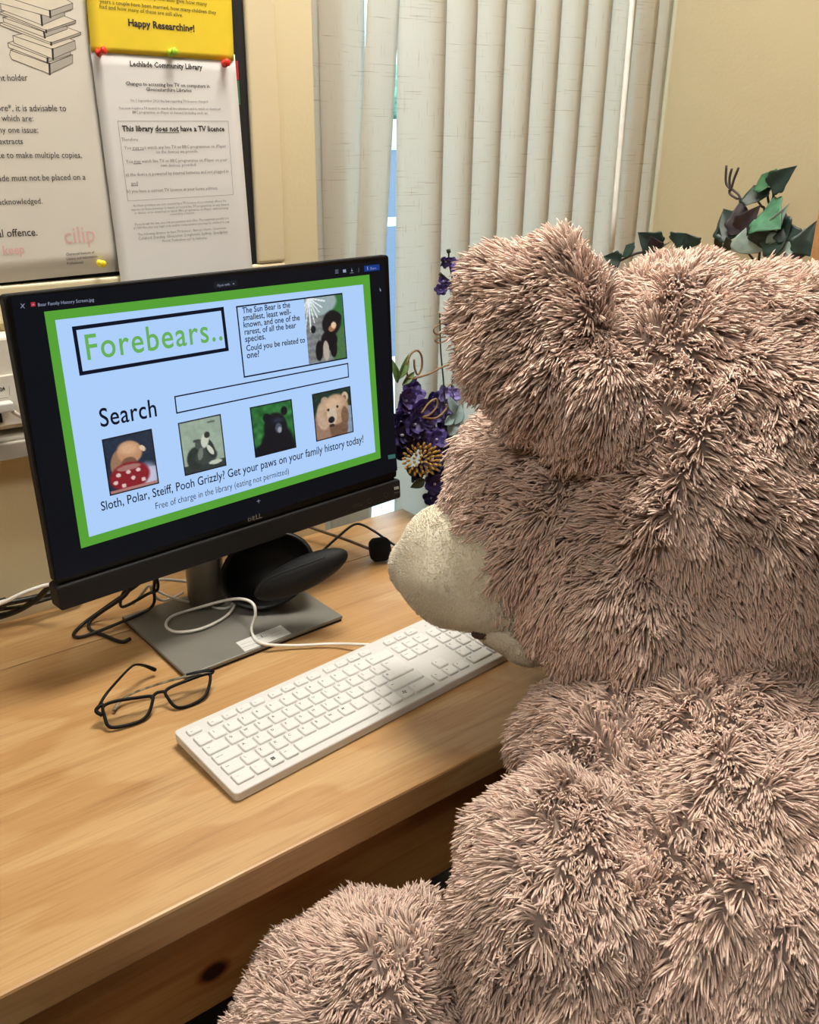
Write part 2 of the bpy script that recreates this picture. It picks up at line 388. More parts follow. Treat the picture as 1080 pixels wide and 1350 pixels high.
def paper(name, corners, mat, label, y, curl=0., th=.0004, cat='notice', group=None):
    """bent thin sheet from its four corners (tl,tr,br,bl)"""
    P = [py(*c, y) for c in corners]; n = 14; vs, fs = [], []
    for side in (0, 1):
        for i in range(n+1):
            for j in range(n+1):
                u, v = j/n, i/n
                q = (P[0]*(1-u)+P[1]*u)*(1-v)+(P[3]*(1-u)+P[2]*u)*v
                d = curl*(.0006+.004*max(0, v-.8)**1*abs(math.sin(3*u+1)))+side*th
                vs.append(q-np.array([0, d, 0]))
    m_ = (n+1)**2
    for i in range(n):
        for j in range(n):
            a = i*(n+1)+j; fs.append((a, a+1, a+n+2, a+n+1)); fs.append((m_+a, m_+a+n+1, m_+a+n+2, m_+a+1))
    for k in range(n):
        for a, b_ in ((k, k+1), (n*(n+1)+k+1, n*(n+1)+k), ((k+1)*(n+1), k*(n+1)), (k*(n+1)+n, (k+1)*(n+1)+n)): fs.append((a, m_+a, m_+b_, b_))
    t = thing(name, label, cat, P[3], group)
    SH[t.name] = link('sheet', mesh('sheet', vs, fs, True), t, mat); return t
# a dark poster with colour blocks, hidden behind the two notices
bk = paper('display_poster', [(60, -60), (316, -60), (334, 352), (90, 352)], M_BOARD, 'dark poster with red, blue and green blocks, mostly covered by the white notices', YP+.001, cat='poster')
s = Sheet(lambda x, y: py(x, y, YP+.0004), (0, -1, 0), (0, 0, 1), .0001)
for pts, c in (([(141, 303), (152, 302), (156, 328), (144, 330)], (212, 92, 62)), ([(144, 335), (151, 334.5), (153, 354), (145, 355)], (60, 140, 200)), ([(151, 334.5), (157, 333), (160, 353), (153, 354)], (205, 88, 72)),
               ([(306, 82), (313.5, 80), (315, 105), (308, 105)], (200, 50, 60)), ([(308, 106), (315, 106), (317, 138), (311, 138)], (70, 130, 95)), ([(144, 288), (150, 287), (151, 294), (145, 295)], (110, 40, 90))):
    s.poly(pts, plain('poster_block', c, .5))
s.build('colour_block', SH[bk.name])
def wall_sheet(y, off=.0003): return Sheet(lambda a, b_: py(a, b_, y), (0, -1, 0), (0, 0, 1), off)
# copyright poster
Y1 = YP-.002
po = paper('copyright_poster', [(-75, -90), (102, -92), (157.5, 357.5), (-60, 379)], M_PAPER, 'large cream poster at far left with a drawing of stacked books and pink lettering', Y1, 0., cat='poster')
s = wall_sheet(Y1-.0006, .0001)
for body, a, b_, mt, bo in (('ght holder', (-6, 107), (37, 106), M_TXT, 0), ('more*, it is advisable to', (-12, 146.5), (87.5, 146.5), M_TXT, 0), ('which are:', (2.5, 159.5), (44, 160), M_TXT, 0),
        ('any one issue;', (-6, 175), (50.5, 175), M_TXT, 0), ('extracts', (-1, 190), (30.5, 190), M_TXT, 0), ('nce to make multiple copies,', (-8, 208.5), (108, 208), M_TXT, 0),
        ('nade must not be placed on a', (-7, 239), (113, 237), M_TXT, 0), ('acknowledged.', (-2, 270), (56, 268.5), M_TXT, 0), ('nal offence.', (-9, 313), (49.5, 310.5), M_TXT, .005),
        ('to keep', (-14, 337), (33, 334), M_PINK, .02), ('cilip', (86, 321.5), (126, 318), M_PINK, .0), ('Chartered Institute of', (87.5, 337), (124.5, 334), M_TXT, 0), ('Library and Information', (88, 343.3), (128.5, 339.5), M_TXT, 0), ('Professionals', (88.5, 349), (110, 347), M_TXT, 0)):
    s.text(body, a, b_, mt, bo, 1.12)
s.build('printed_rule', SH[po.name])
M_PG = plain('print_page_grey', (186, 182, 172), .6); M_PC = plain('print_cream', (232, 224, 206), .6); M_OUT = plain('print_outline', (110, 104, 98), .6)
s = wall_sheet(Y1-.0005, .0001)
g = lambda P_: [(a/8.308, b_/8.308) for a, b_ in P_]
books = [([(115, 550), (540, 700), (545, 810), (130, 650), (105, 600)], [(540, 700), (795, 600), (795, 690), (545, 810)]),
    ([(85, 470), (520, 640), (520, 685), (95, 520)], [(520, 640), (770, 560), (770, 600), (520, 685)]),
    ([(140, 390), (575, 540), (580, 645), (150, 470)], [(575, 540), (820, 445), (830, 535), (580, 645)]),
    ([(0, 250), (560, 470), (560, 490), (0, 275)], [(560, 470), (885, 355), (885, 378), (560, 490)]),
    ([(30, 190), (480, 350), (490, 410), (40, 240)], [(480, 350), (730, 285), (735, 320), (490, 410)]),
    ([(0, 130), (505, 335), (505, 352), (0, 150)], [(505, 335), (830, 225), (825, 250), (505, 352)]),
    ([(5, 10), (450, 165), (460, 275), (10, 105)], [(450, 165), (700, 120), (710, 170), (460, 275)]),
    ([(-60, -70), (545, 120), (550, 187), (-60, 20)], [(545, 120), (795, 35), (795, 95), (550, 187)])]
tops = [[(115, 550), (540, 700), (795, 600), (400, 480)], [(85, 470), (520, 640), (770, 560), (300, 400)], [(140, 390), (575, 540), (820, 445), (500, 320)], [(0, 250), (560, 470), (885, 355), (400, 180)],
        [(30, 190), (480, 350), (730, 285), (400, 150)], [(0, 130), (505, 335), (830, 225), (400, 60)], [(5, 10), (450, 165), (700, 120), (400, -40)], [(-60, -70), (545, 120), (795, 35), (500, -140)]]
for i, ((a, e), tp) in enumerate(zip(books, tops)):
    L = 1+i*.35
    for q, mt in ((tp, M_PC), (a, M_PC), (e, M_PG)):
        s.poly(g(q), mt, L); s.line(g(q), .0007, M_OUT, True, L+.1)
    s.line(g([e[0], e[-1]]), .0022, M_TXT, False, L+.2)
s.build('book_drawing', SH[po.name], False)
# yellow notice
Y2 = YP-.0065
ye = paper('yellow_notice', [(110, -45), (303, -45), (308.5, 80.5), (120, 68)], M_YELLOW, 'yellow notice ending in the bold words Happy Researching', Y2, 0.)
s = wall_sheet(Y2-.0006, .0001)
for body, a, b_, bo in (('in voluntary will also give how many', (172, -3.5), (273, 8), 0), ('years a couple have been married, how many children they', (131.6, 4), (285, 19), 0), ('had and how many of these are still alive.', (131.6, 11), (241, 22.5), 0), ('Happy Researching!', (169.4, 34), (256.6, 42), .03)):
    s.text(body, a, b_, M_TXT, bo)
s.build('printed_rule', SH[ye.name])
# white notice
Y3 = YP-.0045
wn = paper('tv_licence_notice', [(118, 60), (309, 72), (334, 375), (162, 395)], M_PAPERW, 'white notice about live TV and no TV licence pinned below the yellow notice', Y3, 1.)
s = wall_sheet(Y3-.0012, .0001)
for body, a, b_, mt, bo in (('Lechlade Community Library', (171.6, 87.3), (267, 91.8), M_TXT, .025), ('Changes to accessing live TV on computers in', (166, 112.4), (276.5, 116), M_TXT, .01), ('Gloucestershire Libraries', (192.7, 120), (252.8, 121.5), M_TXT, .01),
    ('On 1 September 2016 the law regarding TV licences changed.', (172, 134), (274.6, 135.6), M_TXTG, 0), ('You now require a TV licence to watch all live television and to watch or download', (156.8, 144), (290.6, 145), M_TXTG, 0), ('BBC programmes on iPlayer on demand (including catch up).', (175, 149.5), (274.6, 150.5), M_TXTG, 0),
    ('This library does not have a TV licence', (161.2, 173), (296.3, 173), M_TXT, .025), ('Therefore:', (160, 185.7), (182.6, 185.9), M_TXTG, 0), ('You may not watch any live TV or BBC programmes on iPlayer', (164, 197), (298, 194.5), M_TXTG, 0), ('on the devices we provide.', (206, 202.3), (261.3, 201.3), M_TXTG, 0),
    ('You may watch live TV or BBC programmes on iPlayer on your', (166.2, 215), (299.4, 212.5), M_TXTG, 0), ('own devices, provided:', (211.6, 220), (259, 219), M_TXTG, 0), ('a) the device is powered by internal batteries and not plugged in', (166.2, 232.3), (301.3, 227.5), M_TXTG, 0), ('and', (172.9, 244.3), (181.7, 244), M_TXTG, 0), ('b) you have a current TV Licence at your home address.', (168, 254.3), (287.5, 249.6), M_TXTG, 0),
    ('As these premises are not covered by a TV Licence, it is a criminal offence for', (175.7, 272.7), (298.5, 266), M_TXTG, 0), ('anyone on these premises to watch or record live TV programmes on any channel', (173.2, 278), (301.6, 270.8), M_TXTG, 0), ('or device, or to download or watch BBC programmes on iPlayer, without being', (177, 282.4), (300.7, 275.5), M_TXTG, 0), ('covered by a licence.', (224.2, 284), (256.6, 281.8), M_TXTG, 0),
    ('If you break the law, you risk prosecution and a fine. The maximum penalty is a', (178, 297.5), (301.3, 288.7), M_TXTG, 0), ('\u00a31,000 fine plus any legal costs and/or compensation you may be ordered to pay.', (176.3, 302.3), (303, 293.5), M_TXTG, 0),
    ('The following libraries do have TV licences - Bishops Cleeve, Cirencester,', (182, 310.8), (299, 301.6), M_TXTG, 0), ('Coleford, Dursley, Gloucester, Longlevens, Lydney, Quedgeley,', (182.6, 316.4), (300.7, 307), M_TXTG, 0), ('Stroud, Tewkesbury and Up Hatherley.', (214, 319), (273.3, 314.8), M_TXTG, 0)):
    s.text(body, a, b_, mt, bo, 1.05, 1)
for a, b_ in (((205.3, 174.8), (235.8, 174.8)), ((174.5, 197.9), (189.5, 197.6)), ((176, 215.9), (186, 215.7)), ((172.9, 245), (181.7, 244.7))): s.line([a, b_], .0006, M_TXT)
s.line([(155.2, 159.6), (300.7, 159.6), (307.6, 256.6), (168.5, 265)], .0004, M_TXTG, True)
s.build('printed_rule', SH[wn.name])
def pushpin(c, mat, label, tilt=(0, -1, 0)):
    d = np.array(tilt, float); d /= np.linalg.norm(d); t = thing('push_pin', label, 'push pin', c, 'push pins on the noticeboard')
    prof = [(.0, 0), (.0048, .0005), (.0048, .0022), (.0024, .0032), (.0024, .0075), (.0042, .0088), (.0046, .0108), (.0032, .0122), (.0004, .0125)]
    Q = Vector((0, 0, 1)).rotation_difference(Vector(d)).to_matrix()
    v, f = lathe_vf(prof, seg=16); v = [np.array(Q@Vector(q))+c for q in v]; link('pin_head', mesh('pin_head', v, f, True), t, mat)
    v, f = lathe_vf([(.0005, -.004), (.0005, .0004)], seg=8); v = [np.array(Q@Vector(q))+c for q in v]; link('pin_shaft', mesh('pin_shaft', v, f, True), t, M_METAL)
pushpin(py(128.5, 70, Y2-.001), M_RED, 'red push pin at the lower left corner of the yellow notice', (.45, -.7, .25))
pushpin(py(225, 70, Y2-.001), M_GRN, 'lime green push pin between the yellow and white notices', (.1, -1, .15))
pushpin(py(296, 84, Y2-.001), M_RED, 'red push pin at the lower right corner of the yellow notice', (-.1, -1, .1))
pushpin(py(131, 347, Y1-.002), M_YEL, 'yellow push pin at the bottom right corner of the cream poster', (.1, -1, 0))

# trunking and network box on the wall
z0, z1 = .243, .262
struct(box('trim_1', (-1.2, DEPTH-.045, .243), (.5, DEPTH, .266), M_TRUNKG, bev=.002))
struct(box('trim_2', (-1.2, DEPTH-.038, .266), (.5, DEPTH, .272), M_TRUNK, bev=.002))
nb = thing('network_box', 'white network socket box numbered 04 behind the left edge of the monitor', 'socket', (.2, DEPTH, .29))
box('housing', (-.05, DEPTH-.040, .282), (.46, DEPTH-.0005, .398), M_TRUNK, nb, .004)
box('cover_plate', (.02, DEPTH-.0435, .287), (.24, DEPTH-.0402, .352), M_TRUNK, nb, .002)
box('socket_hole', (.120, DEPTH-.046, .294), (.143, DEPTH-.0437, .306), M_BLACK, nb, .0005)
s = Sheet(lambda a, b_: py(a, b_, DEPTH-.0437), (0, -1, 0), (0, 0, 1), .0002); s.text('04', (0, 516), (7, 514), M_TXT, .03); s.line([(12, 509), (12.5, 521)], .0005, M_TXTG); s.line([(-30, 529), (11, 524)], .0005, M_TXTG); s.build('number_label', nb)
pl = thing('network_cable', 'grey network plug and cable in the socket box at far left', 'cable', py(8, 538, DEPTH-.05))
a = py(0, 536, DEPTH-.05); 
box('plug', a+np.array([-.004, -.012, -.006]), a+np.array([.014, .003, .006]), M_LABEL, pl, .002)
tube('cord', [a+np.array([.012, -.005, 0]), py(16, 541, DEPTH-.055), py(26, 548, DEPTH-.06), py(50, 560, DEPTH-.06)], .0028, M_TRUNKG, pl)

# ------------------------------------------------------------------ monitor (all in one) with its stand
ma, mt_ = R(5.42), R(3.5); c_, s_ = math.cos(ma), math.sin(ma)
M0 = np.array([.3946, .4126, .1119]); UX = np.array([c_, s_, 0]); UZ = np.array([-s_*math.sin(mt_), c_*math.sin(mt_), math.cos(mt_)]); UN = np.cross(UX, UZ)   # UN points to the viewer side
MM = Matrix(((UX[0], -UN[0], UZ[0], M0[0]), (UX[1], -UN[1], UZ[1], M0[1]), (UX[2], -UN[2], UZ[2], M0[2]), (0, 0, 0, 1)))
mon = thing('monitor', 'black widescreen all-in-one monitor showing the Forebears page', 'monitor', (.36, .44, .0))
def prism_me(name, outline, y0, y1, bev, M4, seg=2):
    bm = bmesh.new(); vs = [bm.verts.new((x, y0, z)) for x, z in outline]; f = bm.faces.new(vs)
    r = bmesh.ops.extrude_face_region(bm, geom=[f]); bmesh.ops.translate(bm, vec=(0, y1-y0, 0), verts=[v for v in r['geom'] if isinstance(v, bmesh.types.BMVert)])
    bmesh.ops.recalc_face_normals(bm, faces=bm.faces[:])
    if bev:
        es = [e for e in bm.edges if abs(e.verts[0].co.y-e.verts[1].co.y) < 1e-6]; bmesh.ops.bevel(bm, geom=es, offset=bev, segments=seg, profile=.5, affect='EDGES')
    bm.transform(M4); me = bpy.data.meshes.new(name); bm.to_mesh(me); bm.free(); return me
def rrect(x0, z0, x1, z1, r, n=5):
    o = []
    for cx, cz, a0 in ((x1-r, z1-r, 0), (x0+r, z1-r, 90), (x0+r, z0+r, 180), (x1-r, z0+r, 270)):
        for k in range(n+1): a = R(a0+90*k/n); o.append((cx+r*math.cos(a), cz+r*math.sin(a)))
    return o
link('bezel', prism_me('bezel', rrect(-.266, .034, .2695, .3625, .005), .0, .013, .0012, MM), mon, M_SIDE)
DG = link('display_glass', prism_me('display_glass', rrect(-.2635, .0345, .268, .3602, .004), -.0008, .0006, .0, MM), mon, M_BLACKS)
link('back_housing', prism_me('back_housing', rrect(-.235, .04, .24, .335, .03), .0125, .045, .008, MM), mon, M_BLACK)
CHIN = link('chin_bar', prism_me('chin_bar', rrect(-.2665, .0, .2725, .0305, .004), -.0045, .022, .0022, MM), mon, M_SIDE)
link('chin_joint', prism_me('chin_joint', rrect(-.262, .029, .266, .0348, .001), .002, .014, 0, MM), mon, M_BLACKS)
def scr(x, y, d=.0): return on_plane(x, y, UN, (M0+UN*d)@UN)
# printed and lit things on the display
E_WHITE = emit('screen_white', (172, 206, 250), 1.); E_GREEN = emit('screen_green', (92, 172, 58), .85); E_NAVY = emit('screen_navy', (10, 16, 34), 1.)
E_GTXT = emit('screen_green_text', (108, 184, 92), .9); E_BLUE = emit('screen_blue', (20, 62, 150), .8); E_LITE = emit('screen_light_text', (165, 175, 205), .8)
E_GREY = emit('screen_grey_pill', (26, 30, 38), 1.); E_RED = emit('screen_red', (205, 50, 60), .8); E_FRAME = emit('screen_black', (9, 13, 20), 1.)
D0 = .0010
s = Sheet(lambda a, b_: scr(a, b_, D0), UN, UZ, .00008)
s.poly([(14, 392), (507, 343), (524, 620), (74, 766)], E_FRAME, 0)
s.poly([(58, 411), (487, 362), (502, 604), (107, 723)], E_GREEN, 1)
s.poly([(72.5, 422), (478.5, 375), (495, 596), (117.5, 708)], E_WHITE, 2)
s.build('screen_image', DG, False)
s = Sheet(lambda a, b_: scr(a, b_, D0+.0002), UN, UZ, .00012)
s.line([(97.5, 433), (293, 407), (299.5, 460.5), (107, 492.5)], .0044, E_NAVY, True)
s.text('Forebears..', (115.6, 474.5), (293.5, 448), E_GTXT, .008, 1.16, 6, 0., 1.12)
s.text('Search', (133, 563), (207, 548.5), E_NAVY, .008, 1.2, 5, 0., 1.06)
s.line([(311.8, 404.5), (450.5, 387), (457, 472), (322, 497)], .0019, E_NAVY, True, 4)
s.line([(230.5, 523), (458.5, 479.2), (459.5, 496.8), (233, 544.5)], .0017, E_NAVY, True)
for body, a, b_ in (('The Sun Bear is the', (319.6, 413.2), (382.6, 405.1)), ('smallest, least well-', (320.7, 422.8), (383.7, 414.3)), ('known, and one of the', (321.3, 432), (395.2, 422)), ('rarest, of all the bear', (322.6, 441.3), (390.5, 432)),
        ('species.', (323.4, 451), (350, 447)), ('Could you be related to', (325, 462.8), (402.2, 451.3)), ('one?', (325.6, 472.5), (342, 470))): s.text(body, a, b_, E_NAVY, .012, 1.12, 3)
s.text('Sloth, Polar, Steiff, Pooh Grizzly? Get your paws on your family history today!', (134, 673.5), (479, 583), E_NAVY, .006, 1.25, 3)
s.text('Free of charge in the library (eating not permitted)', (205.5, 671.5), (381, 624.5), E_NAVY, -.004, 1.25, 3)
s.text('Bear Family History Screen.jpg', (50.4, 404), (124, 397), E_LITE, 0, 1., 2)
s.line([(27.5, 400.5), (32, 406)], .0006, E_LITE); s.line([(32, 400.5), (27.5, 406)], .0006, E_LITE)
s.poly([(40.5, 398.7), (46, 398), (46.8, 403.7), (41, 404.4)], E_RED, 1); s.poly([(42, 402.3), (43.6, 400.6), (45.6, 402)], E_LITE, 2)
s.poly([(282, 372.5), (312, 369.3), (312.7, 377), (282.7, 380.4)], E_GREY, 1); s.text('Open with', (286.3, 378), (303, 376), E_LITE, 0, 1., 1); s.poly([(306.5, 373.6), (309, 373.3), (307.9, 375.3)], E_LITE, 2)
s.poly([(480, 350.5), (500, 348.4), (500.8, 356), (480.6, 358.4)], E_BLUE, 1); s.text('Share', (488, 355.6), (496, 354.8), E_LITE, 0, 1., 1); s.line([(484.5, 352), (484.7, 355.5)], .0012, E_LITE)
for k in range(3): s.line([(442, 356.2+k*2), (446, 355.8+k*2)], .0005, E_LITE)
s.poly([(452, 355.5), (456, 355), (456.5, 359), (452.4, 359.5)], E_LITE, 1); s.line([(463.6, 354), (463.9, 357.4)], .0006, E_LITE); s.poly([(462.4, 356.6), (465.4, 356.3), (464, 358.2)], E_LITE, 2); s.line([(461.6, 360), (466, 359.5)], .0005, E_LITE)
for k in range(3): s.line([(473, 353.6+k*2), (473.1, 354.2+k*2)], .0005, E_LITE)
s.poly([(500.5, 379), (502.6, 383.4), (501, 384.3)], E_LITE, 1)
s.line([(338.7, 661), (343, 660)], .0006, E_LITE); s.line([(340.6, 658.4), (341.2, 663)], .0006, E_LITE)
s.poly([(511.5, 600), (521, 598.5), (521.5, 603.8), (512, 605.5)], emit('screen_teal', (70, 130, 120), .6), 1)
s.build('screen_marks', DG)['kind'] = 'stuff'
# pictures on the page: painted grids
M_PIC = attr_mat('screen_picture', .3, 1.)
def picture(name, corners, fn, nu=44, nv=52, d=.0005):
    P = [scr(*c, D0+d) for c in corners]; U, V = np.meshgrid(np.linspace(0, 1, nu), np.linspace(0, 1, nv))
    U_, V_ = U.ravel()[:, None], V.ravel()[:, None]
    X = (P[0]*(1-U_)+P[1]*U_)*(1-V_)+(P[3]*(1-U_)+P[2]*U_)*V_
    fs = [(i*nu+j, (i+1)*nu+j, (i+1)*nu+j+1, i*nu+j+1) for i in range(nv-1) for j in range(nu-1)]
    me = mesh(name, X, fs); C = fn(U, V).reshape(-1, 3)/255; C = np.where(C <= .04045, C/12.92, ((C+.055)/1.055)**2.4)
    at_ = me.color_attributes.new('Col', 'FLOAT_COLOR', 'POINT'); at_.data.foreach_set('color', np.c_[C, np.ones(len(C))].ravel().astype(np.float32))
    return link(name, me, DG, M_PIC)
def vn(U, V, f, seed):
    r = np.random.default_rng(seed); o = 0
    for k in range(6): a, b_, p_ = r.normal(size=2), 0, r.uniform(0, 6.28); o = o+np.sin(f*(a[0]*U+a[1]*V)*6.28+p_+1.5*np.sin(f*4*(a[1]*U-a[0]*V)+p_))
    return o/6
def put(I, m_, c): m_ = np.clip(m_, 0, 1)[..., None]; return I*(1-m_)+np.array(c, float)*m_
def ell(U, V, x, y, rx, ry, a=0, soft=.15):
    ca, sa = math.cos(R(a)), math.sin(R(a)); X, Y = (U-x), (V-y); X, Y = (ca*X+sa*Y)/rx, (-sa*X+ca*Y)/ry
    return np.clip((1-np.sqrt(X*X+Y*Y))/soft+.5, 0, 1)
def base(U, V, c, amp=0, f=3, seed=1): return np.array(c, float)*np.ones(U.shape+(1,))+(vn(U, V, f, seed)*amp)[..., None]
def edge(I, U, V, w=.03): return put(I, ((U < w) | (U > 1-w) | (V < w*.9) | (V > 1-w*.9)).astype(float), (8, 12, 20))
def p_teddy(U, V):
    I = base(U, V, (28, 42, 62), 8, 2, 3); I = put(I, (V > .66)*(U > .6)*1., (150, 158, 190)); I = put(I, ell(U, V, .8, .8, .2, .2, 0, .8), (190, 190, 214))
    I = put(I, ell(U, V, .26, .47, .16, .24, 15), (150, 112, 88)); I = put(I, ell(U, V, .5, .32, .25, .2, 10), (186, 138, 104)); I = put(I, ell(U, V, .48, .26, .18, .1, 10, .8), (208, 164, 128))
    I = put(I, ell(U, V, .46, .5, .15, .1), (116, 82, 62)); I = put(I, ell(U, V, .76, .3, .07, .045, 40), (220, 190, 160))
    I = put(I, ell(U, V, .44, .74, .4, .25), (132, 28, 38)); I = put(I, ell(U, V, .44, .58, .24, .05), (160, 110, 104))
    for a, b_ in ((.15, .8), (.3, .88), (.42, .66), (.62, .66), (.5, .78), (.7, .85), (.22, .68)): I = put(I, ell(U, V, a, b_, .045, .035), (216, 190, 184))
    I = put(I, (V > .93)*1., (170, 120, 116)); I += (vn(U, V, 9, 5)*9)[..., None]; return edge(np.clip(I, 0, 255), U, V)
def p_old(U, V):
    I = base(U, V, (150, 168, 150), 14, 2, 4); I = put(I, (V > .84)*1., (48, 56, 54)); I = put(I, ell(U, V, .3, .72, .2, .22, 30), (42, 50, 48)); I = put(I, ell(U, V, .55, .72, .26, .16), (58, 66, 62))
    I = put(I, ell(U, V, .66, .6, .1, .2, -20), (44, 52, 50)); I = put(I, ell(U, V, .42, .48, .1, .1), (70, 78, 72)); I = put(I, ell(U, V, .36, .4, .08, .03), (60, 66, 62))
    I = put(I, ell(U, V, .56, .42, .09, .14, 20), (196, 204, 186)); I = put(I, ell(U, V, .62, .33, .07, .06), (46, 50, 48)); I = put(I, ell(U, V, .66, .62, .05, .12, -35), (200, 206, 188)); I = put(I, ell(U, V, .42, .66, .06, .12, 20), (110, 120, 112))
    I = put(I, ell(U, V, .75, .87, .16, .04), (190, 196, 180)); I = put(I, ell(U, V, .75, .1, .1, .02), (90, 100, 92)); return edge(np.clip(I+(vn(U, V, 8, 9)*8)[..., None], 0, 255), U, V)
def p_black(U, V):
    I = base(U, V, (40, 104, 50), 0); I += (vn(U, V, 4, 7)*38)[..., None]*np.array([.7, 1, .6]); I = put(I, ell(U, V, .55, .5, .28, .3), (17, 20, 28)); I = put(I, ell(U, V, .36, .27, .09, .09), (14, 18, 26)); I = put(I, ell(U, V, .79, .2, .08, .09), (14, 18, 26))
    I = put(I, ell(U, V, .56, .95, .42, .5), (13, 16, 24)); I = put(I, ell(U, V, .3, 1.05, .4, .3), (13, 16, 24)); I = put(I, ell(U, V, .62, .52, .08, .1), (70, 80, 96)); I = put(I, ell(U, V, .64, .56, .045, .06), (150, 150, 160)); I = put(I, ell(U, V, .62, .36, .12, .05, 0, .8), (34, 42, 62)); return edge(np.clip(I, 0, 255), U, V)
def p_griz(U, V):
    I = base(U, V, (30, 52, 42), 16, 3, 8); I = put(I, (U > .82)*(V > .4)*1., (130, 150, 170)); I = put(I, ell(U, V, .3, .8, .34, .52), (150, 120, 98)); I = put(I, ell(U, V, .25, .5, .18, .3), (186, 160, 134)); I = put(I, ell(U, V, .62, .82, .24, .3), (112, 84, 66))
    I = put(I, ell(U, V, .3, .2, .09, .09), (170, 146, 122)); I = put(I, ell(U, V, .83, .2, .09, .11), (196, 174, 148)); I = put(I, ell(U, V, .82, .22, .05, .06), (110, 84, 64)); I = put(I, ell(U, V, .58, .42, .33, .32), (176, 144, 114)); I = put(I, ell(U, V, .52, .3, .24, .14, 0, .8), (206, 176, 144))
    I = put(I, ell(U, V, .46, .54, .13, .2), (200, 180, 158)); I = put(I, ell(U, V, .44, .62, .085, .07), (28, 24, 28)); I = put(I, ell(U, V, .44, .74, .07, .035), (60, 44, 40)); I = put(I, ell(U, V, .38, .4, .035, .03), (34, 26, 24)); I = put(I, ell(U, V, .62, .37, .035, .03), (40, 30, 26))
    I = put(I, ell(U, V, .8, .6, .1, .2), (120, 92, 70)); return edge(np.clip(I+(vn(U, V, 10, 2)*12)[..., None], 0, 255), U, V)
def p_sun(U, V):
    I = base(U, V, (120, 124, 124), 0); I += (np.sin(V*60+vn(U, V, 3, 3)*3)*12)[..., None]; I = put(I, (U > .62)*(V < .55)*1., (48, 112, 54)); I = put(I, (U > .66)*(V >= .5)*1., (72, 112, 66)); I = put(I, ell(U, V, .35, .08, .5, .2), (150, 168, 170))
    for k in range(9):
        a = R(10+k*16); X = (U-.12)*math.sin(a)-(V-.0)*math.cos(a); I = put(I, (np.abs(X) < .012)*(U+V < .62)*1., (226, 234, 236))
    I = put(I, ell(U, V, .68, .42, .26, .19, -10), (18, 18, 22)); I = put(I, ell(U, V, .86, .33, .1, .06, 20), (16, 16, 20)); I = put(I, ell(U, V, .58, .68, .22, .15), (14, 14, 18)); I = put(I, ell(U, V, .3, .82, .1, .16, 10), (16, 15, 18)); I = put(I, ell(U, V, .68, .8, .1, .16), (14, 14, 18))
    I = put(I, ell(U, V, .18, .48, .07, .06), (24, 22, 24)); I = put(I, ell(U, V, .68, .5, .1, .05, -10), (160, 112, 78)); I = put(I, ell(U, V, .73, .46, .07, .05), (226, 196, 160)); I = put(I, ell(U, V, .48, .84, .08, .16), (178, 168, 152)); return np.clip(I+(vn(U, V, 9, 6)*8)[..., None], 0, 255)
picture('teddy_picture', [(134, 579.6), (200, 565), (210, 637.3), (145, 654)], p_teddy, 56, 64)
picture('old_photograph', [(234.4, 557.8), (291, 545.6), (298.9, 613.8), (243.8, 627.8)], p_old, 56, 64)
picture('black_bear_picture', [(329.2, 537.2), (384.5, 525.9), (391, 590), (336.6, 603.8)], p_black, 56, 64)
picture('brown_bear_picture', [(411.2, 519.7), (461.8, 508.8), (466.5, 569.5), (417, 582.5)], p_griz, 56, 64)
picture('sun_bear_picture', [(400.5, 394), (450, 387.5), (456.5, 471.5), (407.5, 480)], p_sun, 56, 76)
# maker's mark and stickers on the chin
s = Sheet(lambda a, b_: scr(a, b_, .0010), UN, UZ, .0002); ML = plain('logo_silver', (150, 150, 150), .4)
s.text('D', (327.3, 687.4), (331.5, 686.2), ML, 0, .8); s.text('E', (333, 685.8), (336.2, 684.9), ML, 0, .8); s.text('LL', (337.6, 684.6), (345.3, 682.4), ML, 0, .95)
s.build('logo', mon)
s = Sheet(lambda a, b_: scr(a, b_, .0047), UN, UZ, .0002)
for k in range(3): s.poly([(519.6+k*2.1, 642-k*.4), (521.2+k*2.1, 641.6-k*.4), (521.5+k*2.1, 645.4-k*.4), (519.9+k*2.1, 645.8-k*.4)], M_LABEL, 1)
s.line([(520, 650), (527, 648.2)], .0005, ML)
MLD = plain('chin_mark', (52, 52, 54), .5); s.line([(464, 669), (478, 665.4)], .0008, MLD); s.line([(466, 666), (476, 663.4)], .0008, MLD)
for cx, cy in ((487.5, 660.5), (508.5, 652.5)): s.line([(cx+3*math.cos(a), cy+3*math.sin(a)) for a in np.linspace(0, 6.28, 12)], .0007, MLD)
s.build('sticker', CHIN)['kind'] = 'stuff'
# stand
bc = np.array([.366, .425]); ba = R(2.5); MB = Matrix.Translation((bc[0], bc[1], 0))@Matrix.Rotation(ba, 4, 'Z')
box('stand_base', (-.120, -.0955, .0035), (.120, .0955, .0085), M_BASE, mon, .0012, 2, MB)
box('base_underside', (-.1185, -.094, 0), (.1185, .094, .0036), M_BLACK, mon, 0, 2, MB)
col_c = (.357, .486); lathe('stand_column', [(.0265, 0), (.0265, .2), (.024, .21), (.0, .212)], M_STEEL, mon, (col_c[0], col_c[1], .0085), 40)
hx = M0+UZ*.12
box('hinge', (-.04, .0, .08), (.02, .045, .17), M_BLACK, mon, .004, 2, MM@Matrix.Translation((-.015, .03, 0)))
lab = thing('base_label', 'small white barcode label stuck on the grey stand base', 'label', pz(348, 842, .009))
P = [pz(*c, .0092) for c in ((311, 847), (370, 824), (384, 835), (323, 859))]
